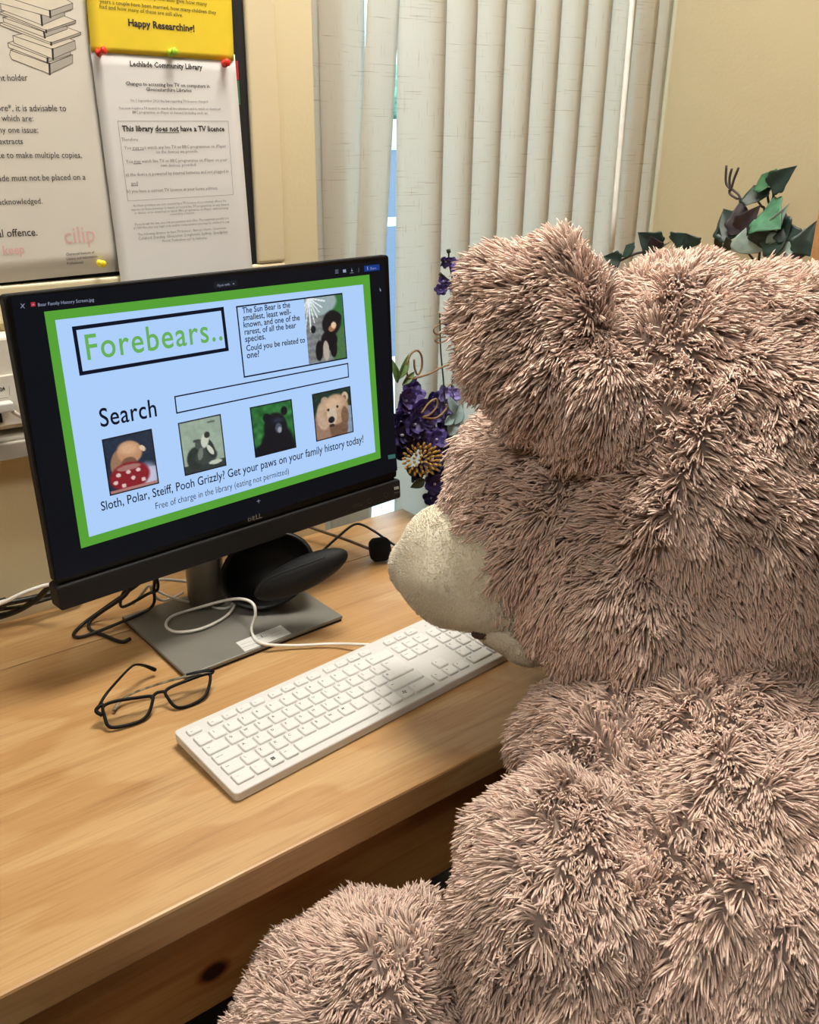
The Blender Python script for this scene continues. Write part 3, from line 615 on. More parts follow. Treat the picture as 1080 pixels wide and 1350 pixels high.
vs = [*P, *[q-np.array([0, 0, .0006]) for q in P]]; link('sticker_sheet', mesh('sticker_sheet', vs, [(0, 3, 2, 1), (4, 5, 6, 7), (0, 1, 5, 4), (1, 2, 6, 5), (2, 3, 7, 6), (3, 0, 4, 7)]), lab, M_LABEL)
s = Sheet(lambda a, b_: pz(a, b_, .0093), (0, 0, 1), (0, 1, 0), .0001)
for a, b_ in (((318, 850), (332, 845)), ((320, 854), (338, 848)), ((340, 843), (352, 838)), ((356, 836), (370, 831)), ((358, 839), (372, 834))): s.line([a, b_], .0006, M_TXTG)
s.line([(344, 838), (346, 840)], .0012, M_TXT); s.build('print', lab)

# ------------------------------------------------------------------ keyboard
KX, KY, KA = .1944, .0878, R(4.65)
kb = thing('keyboard', 'white full-size wired keyboard lying on the desk beneath the bear\'s snout', 'keyboard', (KX, KY, 0))
KW, KD, HF, HB = .442, .127, .0115, .0195
MK = Matrix.Translation((KX, KY, 0))@Matrix.Rotation(KA, 4, 'Z'); SL = (HB-HF)/KD; MT = MK@Matrix.Translation((0, 0, HF))@Matrix.Rotation(math.atan(SL), 4, 'X')
bm = bmesh.new()
o = rrect(0, 0, KW, KD, .006, 4); lo = [bm.verts.new((x+(.001 if x < .2 else -.001), y, .0015+max(0, y-.02)*.06)) for x, y in o]; hi = [bm.verts.new((x, y, HF+SL*y)) for x, y in o]
bm.faces.new(lo[::-1]); top = bm.faces.new(hi)
for i in range(len(o)): bm.faces.new((lo[i], lo[(i+1) % len(o)], hi[(i+1) % len(o)], hi[i]))
bmesh.ops.bevel(bm, geom=list(top.edges), offset=.0016, segments=3, profile=.5, affect='EDGES'); bm.transform(MK)
me = bpy.data.meshes.new('case'); bm.to_mesh(me); bm.free(); CASE = link('case', me, kb, M_KB)
for x in (.02, KW-.05): box('foot', (x, .004, 0), (x+.03, .014, .003), M_BLACK, CASE, 0, 1, MK); box('foot', (x, KD-.02, 0), (x+.03, KD-.01, .010), M_BLACK, CASE, 0, 1, MK)
U_ = .01885; KM = {}
def key_mesh(wu, hu):
    k = (round(wu, 3), round(hu, 3))
    if k in KM: return KM[k]
    w, h = wu*U_-.0026, hu-.0026; vs, fs = [], []
    levels = [(0, 0, -.001), (0, 0, .0016), (.0006, .0006, .0024), (.0013, .0013, .0027), (.0035, .003, .0023)]
    for ins, _, z in levels:
        r = max(.0006, .0019-ins*.4); vs += [(x, y, z) for x, y in rrect(ins, ins, w-ins, h-ins, r, 3)]
    n = 16
    for l in range(len(levels)-1):
        for i in range(n): a, b_ = l*n+i, l*n+(i+1) % n; fs.append((a, b_, b_+n, a+n))
    fs.append(tuple((len(levels)-1)*n+i for i in range(n)))
    me = mesh('key', vs, fs, True); me.materials.append(M_KEY); KM[k] = me; return me
kparts = []
leg = {'i': [], 'd': [], 'r': []}
def key(xu, y, wu, h=U_, lab=None, x0=.0085, kind='i', lift=0):
    o = bpy.data.objects.new('key', key_mesh(wu, h)); COL.objects.link(o); o.parent = kb
    x = x0+xu*U_+.0013; o.matrix_parent_inverse = Matrix.Translation(kb['_loc']).inverted(); o.matrix_basis = MT@Matrix.Translation((x, y+.0013, .0002))
    if lab:
        v, f = text_vf(lab, .025, 1)
        if len(v):
            sz = (.0066 if len(lab) == 1 else .0032)*.72; ww = v[:, 0].max()*sz; tx, ty = x+.0032, y+h-.0082 if h > .012 else y+.0048
            if len(lab) > 5: tx = x+.002
            W4 = np.array(MT); q = np.c_[tx+v[:, 0]*sz, ty+v[:, 1]*sz, np.full(len(v), .00275), np.ones(len(v))]@W4.T
            leg[kind].append((list(q[:, :3]), f, 'idr'.index(kind)))
rows = [.0085+i*U_ for i in range(5)]
def run(row, x, labs, w=1.):
    for l in labs: key(x, rows[row], w, U_, l); x += w
    return x
key(0, rows[0], 1.25, U_, 'Ctrl', kind='r'); key(1.25, rows[0], 1, U_, 'Fn', kind='r'); key(2.25, rows[0], 1, U_); key(3.25, rows[0], 1, U_, 'Alt'); key(4.25, rows[0], 6, U_)
key(10.25, rows[0], 1, U_, 'AltGr'); key(11.25, rows[0], 1, U_, ' '); key(12.25, rows[0], 1.0, U_); key(13.25, rows[0], 1.75, U_, 'Ctrl', kind='r')
key(0, rows[1], 1.25, U_, 'Shift'); run(1, 1.25, ['\\', *'ZXCVBNM,./']); key(12.25, rows[1], 2.75, U_, 'Shift')
key(0, rows[2], 1.75, U_, 'CapsLock'); run(2, 1.75, [*"ASDFGHJKL;'#"]); 
key(0, rows[3], 1.5, U_, 'Tab'); run(3, 1.5, [*'QWERTYUIOP[]']); key(13.5, rows[2], 1.5, U_*2, 'Enter')
run(4, 0, [*"`1234567890-="]); key(13, rows[4], 2, U_, 'Bksp')
fy = rows[4]+U_+.0028; fh = .0128
key(0, fy, 1, fh, 'Esc')
x = 1.42
for i in range(12):
    key(x, fy, 1, fh, 'F%d' % (i+1)); x += 1+(.3 if i in (3, 7) else 0)
NX = 15.25
for i, l in enumerate(('PrtSc', 'ScrLk', 'Pause')): key(NX+i, fy, 1, fh, l)
for r_, ls in ((4, ('Insert', 'Home', 'PgUp')), (3, ('Delete', 'End', 'PgDn'))):
    for i, l in enumerate(ls): key(NX+i, rows[r_], 1, U_, l)
for i, l in enumerate('<v>'): key(NX+i, rows[0], 1, U_, l)
key(NX+1, rows[1], 1, U_, '^')
QX = 18.5
for r_, ls in ((4, ['Num', '/', '*', '-']), (3, '789'), (2, '456'), (1, '123')):
    for i, l in enumerate(ls): key(QX+i, rows[r_], 1, U_, l)
key(QX+3, rows[2], 1, U_*2, '+'); key(QX+3, rows[0], 1, U_*2, 'Ent'); key(QX, rows[0], 2, U_, '0'); key(QX+2, rows[0], 1, U_, '.')
W4 = np.array(MT)
def kq(pts, z=.0028): q = np.array([(*p_, z, 1) for p_ in pts]); return list((q@W4.T)[:, :3])
wx, wy = .0085+2.25*U_+.006, rows[0]+.0085
for a in (0, 1):
    for b_ in (0, 1): leg['d'].append((kq([(wx+a*.0024, wy+b_*.0024), (wx+a*.0024+.0021, wy+b_*.0024), (wx+a*.0024+.0021, wy+b_*.0024+.0021), (wx+a*.0024, wy+b_*.0024+.0021)]), [(0, 1, 2, 3)], 1))
cx, cy = .0085+12.25*U_+.0085, rows[0]+.0105
for k in range(4):
    a0 = k*math.pi/2+.4; leg['d'].append((kq([(cx+.0008*math.cos(a0), cy+.0008*math.sin(a0)), (cx+.003*math.cos(a0-.5), cy+.003*math.sin(a0-.5)), (cx+.0032*math.cos(a0+.3), cy+.0032*math.sin(a0+.3)), (cx+.001*math.cos(a0+1.2), cy+.001*math.sin(a0+1.2))]), [(0, 1, 2, 3)], 1))
for i in range(3):
    x = .0085+QX*U_+.012+i*.02; leg['i'].append((kq([(x, fy+.006), (x+.0015, fy+.006), (x+.0015, fy+.0075), (x, fy+.0075)], .0005), [(0, 1, 2, 3)], 0))
link('key_legends', join_me('key_legends', leg['i']+leg['d']+leg['r']), kb, [M_INK, M_INKD, M_INKR])

# ------------------------------------------------------------------ cables
ck = [(.0022)]
kc = thing('keyboard_cable', 'white keyboard cable looping across the grey stand base', 'cable', pz(400, 850, 0))
zc = .012
tube('cord', [pz(487, 850, .014), pz(440, 849, .006), pz(385, 851, .006), pz(345, 848, .012), pz(332, 832, .013), pz(337, 808, .035), pz(330, 793, .045), pz(305, 790, .035), pz(262, 801, zc+.006), pz(228, 812, zc), pz(219, 825, zc), pz(233, 833, zc), pz(265, 829, zc), pz(297, 813, zc), pz(309, 797, zc+.004), pz(303, 785, .014), pz(270, 772, .02), pz(240, 766, .03), pz(212, 764, .045), pz(203, 768, .06), pz(207, 750, .08)], .0021, M_WCAB, kc, 8, 8)
t = thing('spare_white_cable', 'greyish white cable lying behind the white keyboard cable loop', 'cable', pz(250, 790, .01))
tube('cord', [pz(205, 778, .03), pz(230, 789, .02), pz(262, 796, .0115), pz(290, 802, .0115), pz(303, 800, .0115), pz(307, 796, .0115)], .0019, M_WCAB, t)
t = thing('short_white_cable', 'short white cable end hooked below the monitor at left', 'cable', pz(215, 790, .01))
tube('cord', [pz(241, 781, .012), pz(226, 789, .012), pz(212, 791, .012), pz(202, 783, .03), pz(197, 772, .055), pz(188, 782, .04), pz(176, 796, .012)], .0019, M_WCAB, t)
t = thing('black_usb_cable', 'black cable loop reaching furthest left below the monitor', 'cable', pz(100, 837, 0))
tube('cord', [pz(205, 755, .09), pz(203, 775, .05), pz(200, 800, .015), pz(160, 820, .010), pz(125, 834, .004), pz(104, 840, .0025), pz(97, 836, .0025), pz(110, 822, .005), pz(140, 800, .02), pz(180, 772, .05), pz(200, 755, .09)], .0023, M_BCAB, t)
t = thing('black_power_cable', 'black cable curving from under the monitor to behind the stand base', 'cable', pz(140, 830, 0))
tube('cord', [pz(175, 765, .075), pz(165, 785, .05), pz(135, 806, .02), pz(119, 819, .006), pz(119, 830, .0026), pz(138, 838, .0026), pz(160, 846, .0026), pz(172, 842, .0026)], .0026, M_BCAB, t)
t = thing('black_video_cable', 'thick black cable stub dropping from the monitor chin at left', 'cable', pz(160, 800, 0))
tube('cord', [pz(196, 752, .085), pz(172, 770, .06), pz(161, 785, .045), pz(162, 800, .03), pz(195, 783, .045), pz(208, 776, .05), pz(205, 752, .09)], .0022, M_BCAB, t)
# bundle along the wall at the left
for nm, lb, pts, r_, mm in (('wall_cable', 'thick black cable along the wall foot, upper of the bundle at far left', [(-40, 806, .02), (0, 797, .02), (35, 790, .022), (66, 783, .025), (110, 775, .02)], .004, M_BCAB),
        ('wall_cable', 'thick black cable along the wall foot, lower of the bundle at far left', [(-40, 824, .012), (0, 813, .008), (25, 804, .012), (48, 790, .03), (68, 771, .045), (90, 755, .06)], .0042, M_BCAB),
        ('wall_cable', 'thin black cable along the wall foot between the thick ones', [(-40, 812, .018), (0, 804, .016), (35, 798, .012), (70, 788, .014), (110, 780, .014)], .0025, M_BCAB),
        ('white_wall_cable', 'white cable rising along the wall above the black bundle', [(-40, 808, .03), (0, 796, .035), (30, 782, .045), (55, 773, .05), (75, 769, .055)], .0026, M_WCAB)):
    t = thing(nm, lb, 'cable', py(0, 800, DEPTH-.02)); q = [py(a, b_, DEPTH-.006-z_) for a, b_, z_ in pts]; q[0][2] = max(q[0][2], r_+.0005); tube('cord', [np.array([-.95, DEPTH-.008-pts[0][2], r_+.0005]), np.array([-.4, DEPTH-.012-pts[0][2], r_+.0005])]+q, r_, mm, t)

# ------------------------------------------------------------------ glasses
M_SPEC = plain('spectacle_black', (8, 8, 9), .45, spec=.15)
gl = thing('glasses', 'black rectangular-frame glasses lying half open on the desk', 'glasses', pz(200, 940, 0))
# lens plane through two desk contact points, leaning back
A_, B_ = pz(162, 961, .0018), pz(238, 935, .0018)
gx = B_-A_; gx[2] = 0; gx /= np.linalg.norm(gx); gb = np.array([-gx[1], gx[0], 0]); tilt = R(52); gu = gb*math.sin(tilt)+np.array([0, 0, 1])*math.cos(tilt); gn = np.cross(gx, gu)
def gp(x, y): return on_plane(x, y, gn, A_@gn)
def rim(name, pts):
    q = catmull([gp(*p_) for p_ in pts], 5, True); v, f = tube_vf(q, .0020, 8, True, (1.15, gn)); link(name, mesh(name, v, f, True), gl, M_SPEC)
    n = len(q); c = sum(q)/n; v = [c+gn*.0004, *[a+gn*.0004 for a in q], c-gn*.0004, *[a-gn*.0004 for a in q]]; f = [(0, 1+i, 1+(i+1) % n) for i in range(n)]+[(n+1, n+2+(i+1) % n, n+2+i) for i in range(n)]
    link('lens', mesh('lens', v, f, True), gl, M_LENS)
rim('rim', [(136, 932), (150, 925), (180, 920), (200, 918), (201, 925), (196, 940), (186, 950), (168, 956), (150, 959), (142, 956), (138, 945)])
rim('rim', [(218, 913), (225, 906), (250, 896), (270, 889), (277, 890), (276, 903), (270, 918), (255, 928), (238, 933), (229, 930), (222, 921)])
tube('bridge', [gp(199, 921), gp(206, 914), gp(213, 912), gp(220, 912)], .0020, M_SPEC, gl)
HL = gp(137, 929); HR = gp(276, 889)
tube('hinge', [HL, gp(130, 932), gp(127, 938), gp(135, 943)], .0024, M_SPEC, gl, 8, 4)
tube('hinge', [HR, gp(280, 886), gp(281, 884)], .0024, M_SPEC, gl, 8, 4)
h0 = HL[2]
tube('temple', [gp(129, 934), pz(140, 915, .030), pz(160, 892, .031), pz(172, 880, .032), pz(180, 876, .031), pz(192, 878, .02), pz(204, 883, .009)], [.0021, .0020, .0018, .0018, .0020, .0026, .0034], M_SPEC, gl, 8, 6, flat=(.6, (0, 0, 1)))
M_TORT = plain('tortoiseshell_acetate', (120, 112, 92), .25, var=.7, scale=110, spec=.6)
tube('temple', [gp(281, 885), pz(262, 888, .024), pz(240, 893, .022), pz(205, 903, .018), pz(175, 914, .012), pz(158, 925, .008), pz(150, 937, .005)], [.0026, .0028, .0024, .0018, .0018, .002, .0026], M_TORT, gl, 8, 6, flat=(.6, (0, 0, 1)))['label'] = 'mottled translucent temple'
tube('temple_sleeve', [gp(280, 884.5), pz(262, 887, .0245), pz(246, 891, .0225)], .0030, M_SPEC, gl, 8, 6)

# ------------------------------------------------------------------ headset behind the monitor
hs = thing('headset', 'black headset with padded cups lying behind the monitor', 'headset', pz(400, 790, 0))
# open cup seen into
cc = at(352, 752, 1.26); ax = np.array([CR*math.cos(R(24))+CU*math.sin(R(24)), -CR*math.sin(R(24))+CU*math.cos(R(24)), CF])
def cup(t, rad, squeeze=1.): return cc+ax[0]*.066*rad*math.cos(t)+ax[1]*.050*rad*math.sin(t)*squeeze
vs, fs = [], []; n = 40; L = [(1., 0), (1.04, .004), (1.03, .012), (.96, .03), (.8, .05), (.5, .062), (.1, .066)]; inner = [(.97, .0), (.93, .012), (.85, .03), (.7, .045), (.45, .055), (.08, .058)]
for rad, dz in L[::-1]+inner:
    for k in range(n): vs.append(cup(2*math.pi*k/n, rad)+CF*dz)
for i in range(len(L)+len(inner)-1):
    for k in range(n): fs.append((i*n+k, i*n+(k+1) % n, (i+1)*n+(k+1) % n, (i+1)*n+k))
fs.append(tuple(range(n))); fs.append(tuple((len(L)+len(inner)-1)*n+k for k in range(n)))
# keep the cup above the desk
vs = [np.array([v[0], v[1], max(v[2], .0092)]) for v in vs]
link('ear_cup', mesh('ear_cup', vs, fs, True), hs, M_BLACK)
rimp = [cup(a, 1.0) for a in np.linspace(R(100), R(250), 24)]; v, f = tube_vf([np.array([p_[0], p_[1], max(p_[2], .0108)]) for p_ in rimp], .0016, 6); link('cup_rim', mesh('cup_rim', v, f, True), hs, M_SIDE)
bm = bmesh.new(); c2 = at(397, 757, 1.20); a2 = R(25)
ellipsoid_bm(bm, c2, [CR*math.cos(a2)+CU*math.sin(a2), -CR*math.sin(a2)+CU*math.cos(a2), CF], [.068, .022, .020], 4)
for v in bm.verts:
    if v.co.z < .0092: v.co.z = .0092
    # a crease along the middle of the cushion
me = bpy.data.meshes.new('ear_cushion'); bm.to_mesh(me); bm.free(); me.polygons.foreach_set('use_smooth', [True]*len(me.polygons)); link('ear_cushion', me, hs, M_CUSH)
tube('cushion_seam', [at(336, 782, 1.165), at(352, 764, 1.165), at(392, 748, 1.165), at(428, 735, 1.17)], .0012, M_SIDE, hs, 6)
tube('microphone_boom', [pz(395, 690, .03), pz(420, 699, .024), pz(455, 711, .02), pz(486, 723, .02)], .0026, M_TRUNKG if False else plain('boom_metal', (120, 104, 88), .4, metal=.6), hs)
e0, e1 = pz(485, 726, .019), pz(517, 722, .021); dd = (e1-e0)
bm = bmesh.new(); q = dd/np.linalg.norm(dd); up = np.array([0, 0, 1.]); sd = np.cross(up, q); sd /= np.linalg.norm(sd)
vv = ellipsoid_bm(bm, (e0+e1)/2, [q, sd, np.cross(q, sd)], [.0205, .0195, .0195], 4)
for v in bm.verts:
    w_ = np.array(v.co)-(e0+e1)/2; t_ = w_@q; r_ = w_-t_*q; k = np.linalg.norm(r_)
    if k > 1e-5: r_ = r_/k*min(k*1.1, .0190)
    nc = (e0+e1)/2+q*np.clip(t_, -.0165, .0165)+r_; v.co = Vector(nc)
    if v.co.z < .0008: v.co.z = .0008
me = bpy.data.meshes.new('microphone_foam'); bm.to_mesh(me); bm.free(); me.polygons.foreach_set('use_smooth', [True]*len(me.polygons)); link('microphone_foam', me, hs, M_FOAM)
tube('headset_cord', [pz(416, 735, .03), pz(430, 722, .03), pz(450, 704, .04), pz(466, 692, .045), pz(478, 692, .042), pz(496, 702, .034), pz(518, 717, .024), pz(560, 740, .006), pz(610, 752, .003)], .0021, M_BCAB, hs)

# ------------------------------------------------------------------ vertical blind
BY = DEPTH+.062
def bxp(x, y=0): return py(x, y, BY)[0]
bl = thing('vertical_blind', 'cream woven vertical blind with many slats covering the window', 'blind', (1.06, BY, CEIL-.06))
box('headrail', (WX+.005, BY-.02, CEIL-.045), (XR-.005, BY+.02, CEIL-.002), M_PVC, bl, .003)
def slat(xc, w, ang, zb=-.38, zt=CEIL-.05, lean=0., curve=.004, ydown=0., gap=0.):
    n, m_ = 7, 26; vs, fs = [], []
    for i in range(m_+1):
        f_ = i/m_; z = zt+(zb-zt)*f_
        for j in range(n):
            u = j/(n-1)-.5; a = R(ang); X = u*w; Yv = curve*(1-4*u*u)
            x = xc+X*math.cos(a)-Yv*math.sin(a)+lean*(zt-z)+math.sin(z*3+xc*40)*.0006
            vs.append((x, BY+X*math.sin(a)+Yv*math.cos(a)*-1+ydown*f_, z))
    for i in range(m_):
        for j in range(n-1): k = i*n+j; fs.append((k, k+1, k+n+1, k+n))
    me = mesh('slat', vs, fs, True); o = link('slat', me, bl, M_BLIND)
    sm = o.modifiers.new('t', 'SOLIDIFY'); sm.thickness = .0006; return o
# loosely turned slats at the left, one of them leaning away to leave the gap, then the closed run
GX = bxp(527)
for x, w_, a in ((WX+.012, .075, 14), (WX+.054, .078, 14), (WX+.092, .098, 12)): slat(x, w_, a)
ZT = CEIL-.05; zg = py(527, 0, BY)[2]; KL = (bxp(527)-py(490, 670, BY)[0])/(zg-py(490, 670, BY)[2])
o = slat(GX-.032, .064, 4)
for v in o.data.vertices: v.co.x -= KL*(zg-v.co.z)-.0012
x = GX+.0445
while x < XR-.012:
    slat(min(x, XR-.05), .089, -9); x += .0655
tube('control_wand', [py(836, -60, BY-.02), py(834, 0, BY-.022), py(820, 165, BY-.026), py(806.5, 329, BY-.03)], .0052, M_PVC, bl, 10, 3)

# ------------------------------------------------------------------ flower arrangement and vase
FX, FYY = .90, .585
vase = thing('floor_vase', 'tall dark floor vase standing beyond the desk end', 'vase', (.935, .545, FLOOR))
lathe('body', [(.06, 0), (.075, .02), (.06, .25), (.075, .45), (.06, .58), (.05, .62), (.044, .62), (.05, .57), (.04, .3)], plain('vase_glaze', (46, 44, 70), .3), vase, (.935, .545, FLOOR), 28)
fl = thing('flower_arrangement', 'artificial purple flowers with a gold bloom and curled vines behind the monitor', 'flowers', (.935, .545, -.15))
def F(x, y, d=0.): return py(x, y, FYY+d)
M_PUR = [plain('petal_purple', (92, 78, 150), .6, var=.25, scale=90), plain('petal_violet', (64, 54, 112), .6, var=.3, scale=90), plain('petal_lilac', (132, 122, 190), .6, var=.2, scale=90), plain('petal_dark', (44, 36, 82), .65, var=.3, scale=90)]
M_GOLD = plain('petal_gold', (168, 130, 62), .5, var=.3, scale=120); M_LEAFB = plain('leaf_blue_green', (128, 152, 156), .6, var=.25, scale=80); M_LEAFG = plain('leaf_green', (88, 116, 62), .55, var=.2, scale=60)
M_STEM = plain('stem_green', (50, 62, 44), .6); M_VINE = plain('vine_tan', (140, 110, 78), .7); M_CTR = plain('flower_centre', (196, 190, 214), .6)
def petal_vf(L, Wd, nrm=6, cup_=.3, ruf=.12, seed=0):
    rr = random.Random(seed); vs, fs = [], []; n, m_ = 6, 4
    for i in range(n+1):
        t = i/n; w_ = Wd*math.sin(math.pi*min(1, t*.86+.07))**.7*(1+ruf*rr.uniform(-1, 1))
        for j in range(m_+1):
            u = j/m_*2-1; vs.append((t*L, u*w_/2, cup_*L*t*t+ruf*L*.5*math.sin(u*5+seed)*t-abs(u)*.0))
    for i in range(n):
        for j in range(m_): k = i*(m_+1)+j; fs.append((k, k+1, k+m_+2, k+m_+1))
    return vs, fs
def blossom_me(r, npet, seed, mat, double=False):
    parts = []; rr = random.Random(seed)
    for lay in range(2 if double else 1):
        for k in range(npet):
            v, f = petal_vf(r*(1-.3*lay), r*(.85 if npet <= 6 else .6)*(1-.2*lay), cup_=.15+.45*lay, ruf=.16, seed=seed*9+k)
            Mx = Matrix.Rotation(2*math.pi*(k+.5*lay)/npet+rr.uniform(-.15, .15), 3, 'Z')@Matrix.Rotation(rr.uniform(-.35, .05), 3, 'Y')
            parts.append(([tuple(Mx@Vector(q)) for q in v], f, 0))
    v, f = lathe_vf([(0.0001, -.1*r), (.12*r, 0), (.1*r, .25*r), (.0001, .32*r)], seg=8); parts.append((v, f, 1))
    me = join_me('blossom', parts); me.polygons.foreach_set('use_smooth', [True]*len(me.polygons)); me.materials.append(mat); me.materials.append(M_CTR); return me
BM = [[blossom_me(.021, 6, 3+i, m_, True) for i in range(2)] for m_ in M_PUR]
spots = [(541, 511, 0, 1.), (533, 528, 0, 1.1), (547, 524, 2, 1.), (556, 538, 0, 1.1), (536, 545, 0, 1.1), (528, 557, 1, 1.2), (545, 560, 1, 1.2), (562, 556, 1, 1.), (575, 545, 2, 1.), (588, 535, 2, 1.), (597, 521, 2, .8), (585, 519, 2, .8),
    (570, 528, 1, 1.), (560, 572, 0, 1.2), (575, 580, 0, 1.1), (543, 578, 1, 1.2), (529, 574, 3, 1.1), (583, 566, 1, 1.), (594, 556, 1, .9), (584, 598, 3, 1.1), (570, 604, 3, 1.2), (590, 586, 1, 1.), (578, 620, 3, 1.2), (592, 612, 3, 1.2), (586, 634, 3, 1.1), (573, 638, 1, 1.0), (576, 652, 1, .85), (568, 657, 1, .8), (530, 590, 3, 1.1), (548, 622, 3, 1.)]
for i, (a, b_, mi_, sc_) in enumerate(spots):
    o = bpy.data.objects.new('blossom', BM[mi_][i % 2]); COL.objects.link(o); o.parent = fl; o.matrix_parent_inverse = Matrix.Translation(fl['_loc']).inverted()
    d = Vector((random.uniform(-.7, .3), -1, random.uniform(-.2, .6))); o.matrix_basis = Matrix.Translation(Vector(F(a, b_, random.uniform(-.025, .015))))@Vector((0, 0, 1)).rotation_difference(d).to_matrix().to_4x4()@Matrix.Rotation(random.uniform(0, 6), 4, 'Z')@Matrix.Scale(sc_, 4)
for i, (a, b_, mi_, sc_) in enumerate([(587, 344, 0, .62), (597, 348, 0, .55), (603, 354, 0, .6), (584, 371, 1, .5), (581, 382, 1, .55), (590, 376, 0, .4), (597, 381, 2, .5), (604, 366, 0, .45), (588, 425, 0, .35), (592, 430, 2, .4)]):
    o = bpy.data.objects.new('small_blossom', BM[mi_][i % 2]); COL.objects.link(o); o.parent = fl; o.matrix_parent_inverse = Matrix.Translation(fl['_loc']).inverted()
    d = Vector((random.uniform(-.8, .5), -1, random.uniform(-.5, .8))); o.matrix_basis = Matrix.Translation(Vector(F(a, b_, random.uniform(-.01, .01))))@Vector((0, 0, 1)).rotation_difference(d).to_matrix().to_4x4()@Matrix.Rotation(random.uniform(0, 6), 4, 'Z')@Matrix.Scale(sc_, 4)
# gold bloom: ring of bead-like petals
gc = F(556, 606, -.035); bm = bmesh.new(); dv = np.array([-.35, -.85, .35]); dv /= np.linalg.norm(dv); sx = np.cross(dv, [0, 0, 1.]); sx /= np.linalg.norm(sx); sy = np.cross(dv, sx)
for ring, (rr_, n) in enumerate(((.006, 6), (.014, 12), (.022, 17), (.028, 20))):
    for k in range(n):
        a = 2*math.pi*(k+.5*ring)/n; o_ = sx*math.cos(a)*rr_*1.15+sy*math.sin(a)*rr_*.9; L_ = .007+.002*random.random()
        dr = sx*math.cos(a)+sy*math.sin(a); ddv = dr*(.25+.25*ring)+dv; ddv /= np.linalg.norm(ddv); s2 = np.cross(ddv, dr); s2 /= np.linalg.norm(s2)+1e-9
        ellipsoid_bm(bm, gc+o_+dv*(.012-.003*ring), [ddv, s2, np.cross(ddv, s2)], [L_, .0028, .0028], 1)
me = bpy.data.meshes.new('gold_bloom'); bm.to_mesh(me); bm.free(); me.polygons.foreach_set('use_smooth', [True]*len(me.polygons)); link('gold_bloom', me, fl, M_GOLD)
# leaves
def leaf(name, c, L_, W_, dirv, nrm, mat, parent, bend=.2, lobes=0, seed=0):
    dirv = np.array(dirv, float); dirv /= np.linalg.norm(dirv); nrm = np.array(nrm, float); sd = np.cross(nrm, dirv); sd /= np.linalg.norm(sd); nn = np.cross(dirv, sd)
    if lobes:
        prof = [(0, .0), (-.04, .30), (.05, .42), (.16, .36), (.22, .47), (.36, .50), (.46, .33), (.58, .30), (.78, .15), (1, 0)]
        if lobes == 2: prof = [(0, 0), (.02, .2), (.12, .36), (.28, .42), (.46, .38), (.64, .27), (.82, .12), (1, 0)]
    else: prof = [(0, .02), (.15, .3), (.35, .46), (.55, .44), (.75, .3), (.9, .13), (1, 0)]
    vs, fs = [], []
    rr = random.Random(seed)
    for t, w_ in prof:
        for k, u in enumerate((-1, -.5, 0, .5, 1)):
            z = -bend*t*t+abs(u)*w_*.28+rr.uniform(-.015, .015); vs.append(c+dirv*t*L_+sd*u*w_*W_+nn*z*L_)
    for i in range(len(prof)-1):
        for k in range(4): a = i*5+k; fs.append((a, a+1, a+6, a+5))
    o = link(name, mesh(name, vs, fs, True), parent, mat); ss = o.modifiers.new('s', 'SUBSURF'); ss.levels = ss.render_levels = 1; sm = o.modifiers.new('t', 'SOLIDIFY'); sm.thickness = .0006; return o
for a, b_, L_, W_, dx, dz, mm in ((526, 500, .045, .016, .6, 1, M_LEAFG), (524, 505, .04, .014, -.2, 1, M_LEAFG), (530, 508, .035, .014, 1.2, .8, M_LEAFG), (592, 575, .04, .03, .5, .8, M_LEAFB), (596, 590, .04, .03, .6, .5, M_LEAFB), (600, 545, .035, .02, -.4, .9, M_LEAFB), (586, 560, .03, .02, .9, .5, M_LEAFB), (598, 560, .04, .03, .3, .6, M_LEAFB), (535, 618, .035, .02, .9, -.5, M_STEM), (560, 632, .03, .02, -.9, -.3, M_STEM), (600, 605, .04, .03, .3, .9, M_LEAFB)):
    leaf('leaf', F(a, b_, -.02), L_, W_, (dx, 0, dz), (-.3, -1, .2), mm, fl)
tube('stem', [np.array([.935, .545, -.2]), F(585, 640), F(588, 560), F(585, 505), F(581, 460), F(580, 412)], .0014, M_STEM, fl)
tube('stem', [F(588, 560, .01), F(600, 470, .01), F(598, 400), F(597, 372), F(592, 345), F(592, 330)], .0013, M_STEM, fl)
tube('stem', [F(592, 333), F(591, 329)], .0035, M_STEM, fl)
tube('stem', [F(597, 372), F(590, 368), F(580, 361)], [.0012, .0012, .003], M_STEM, fl)
tube('stem', [np.array([.935, .545, -.25]), F(590, 670), F(575, 640), F(560, 600), F(545, 560)], .002, M_STEM, fl)
tube('stem', [np.array([.935, .545, -.25]), F(595, 670), F(590, 630), F(590, 580)], .002, M_STEM, fl)
tube('vine', [F(538, 498, -.02), F(536, 485, -.02), F(541, 468, -.02), F(550, 462, -.02), F(556, 470, -.02), F(556, 485, -.02), F(551, 494, -.02), F(547, 486, -.02), F(546, 474, -.02)], .0018, M_VINE, fl)
tube('vine', [F(536, 497, -.02), F(545, 499, -.02), F(565, 493, -.02), F(583, 484, -.02), F(597, 479, -.02)], .0018, M_VINE, fl)
tube('vine', [F(586, 437), F(577, 441), F(572, 437), F(574, 431), F(583, 427), F(592, 430)], .0014, M_VINE, fl)
tube('vine', [F(590, 448), F(580, 452), F(574, 450), F(576, 446), F(588, 444)], .0014, M_VINE, fl)
tube('vine', [F(556, 545, -.035), F(565, 532, -.035), F(575, 526, -.035), F(576, 536, -.035), F(566, 547, -.035), F(557, 550, -.035), F(575, 551, -.035), F(588, 540, -.035), F(589, 533, -.035)], .0018, M_VINE, fl)

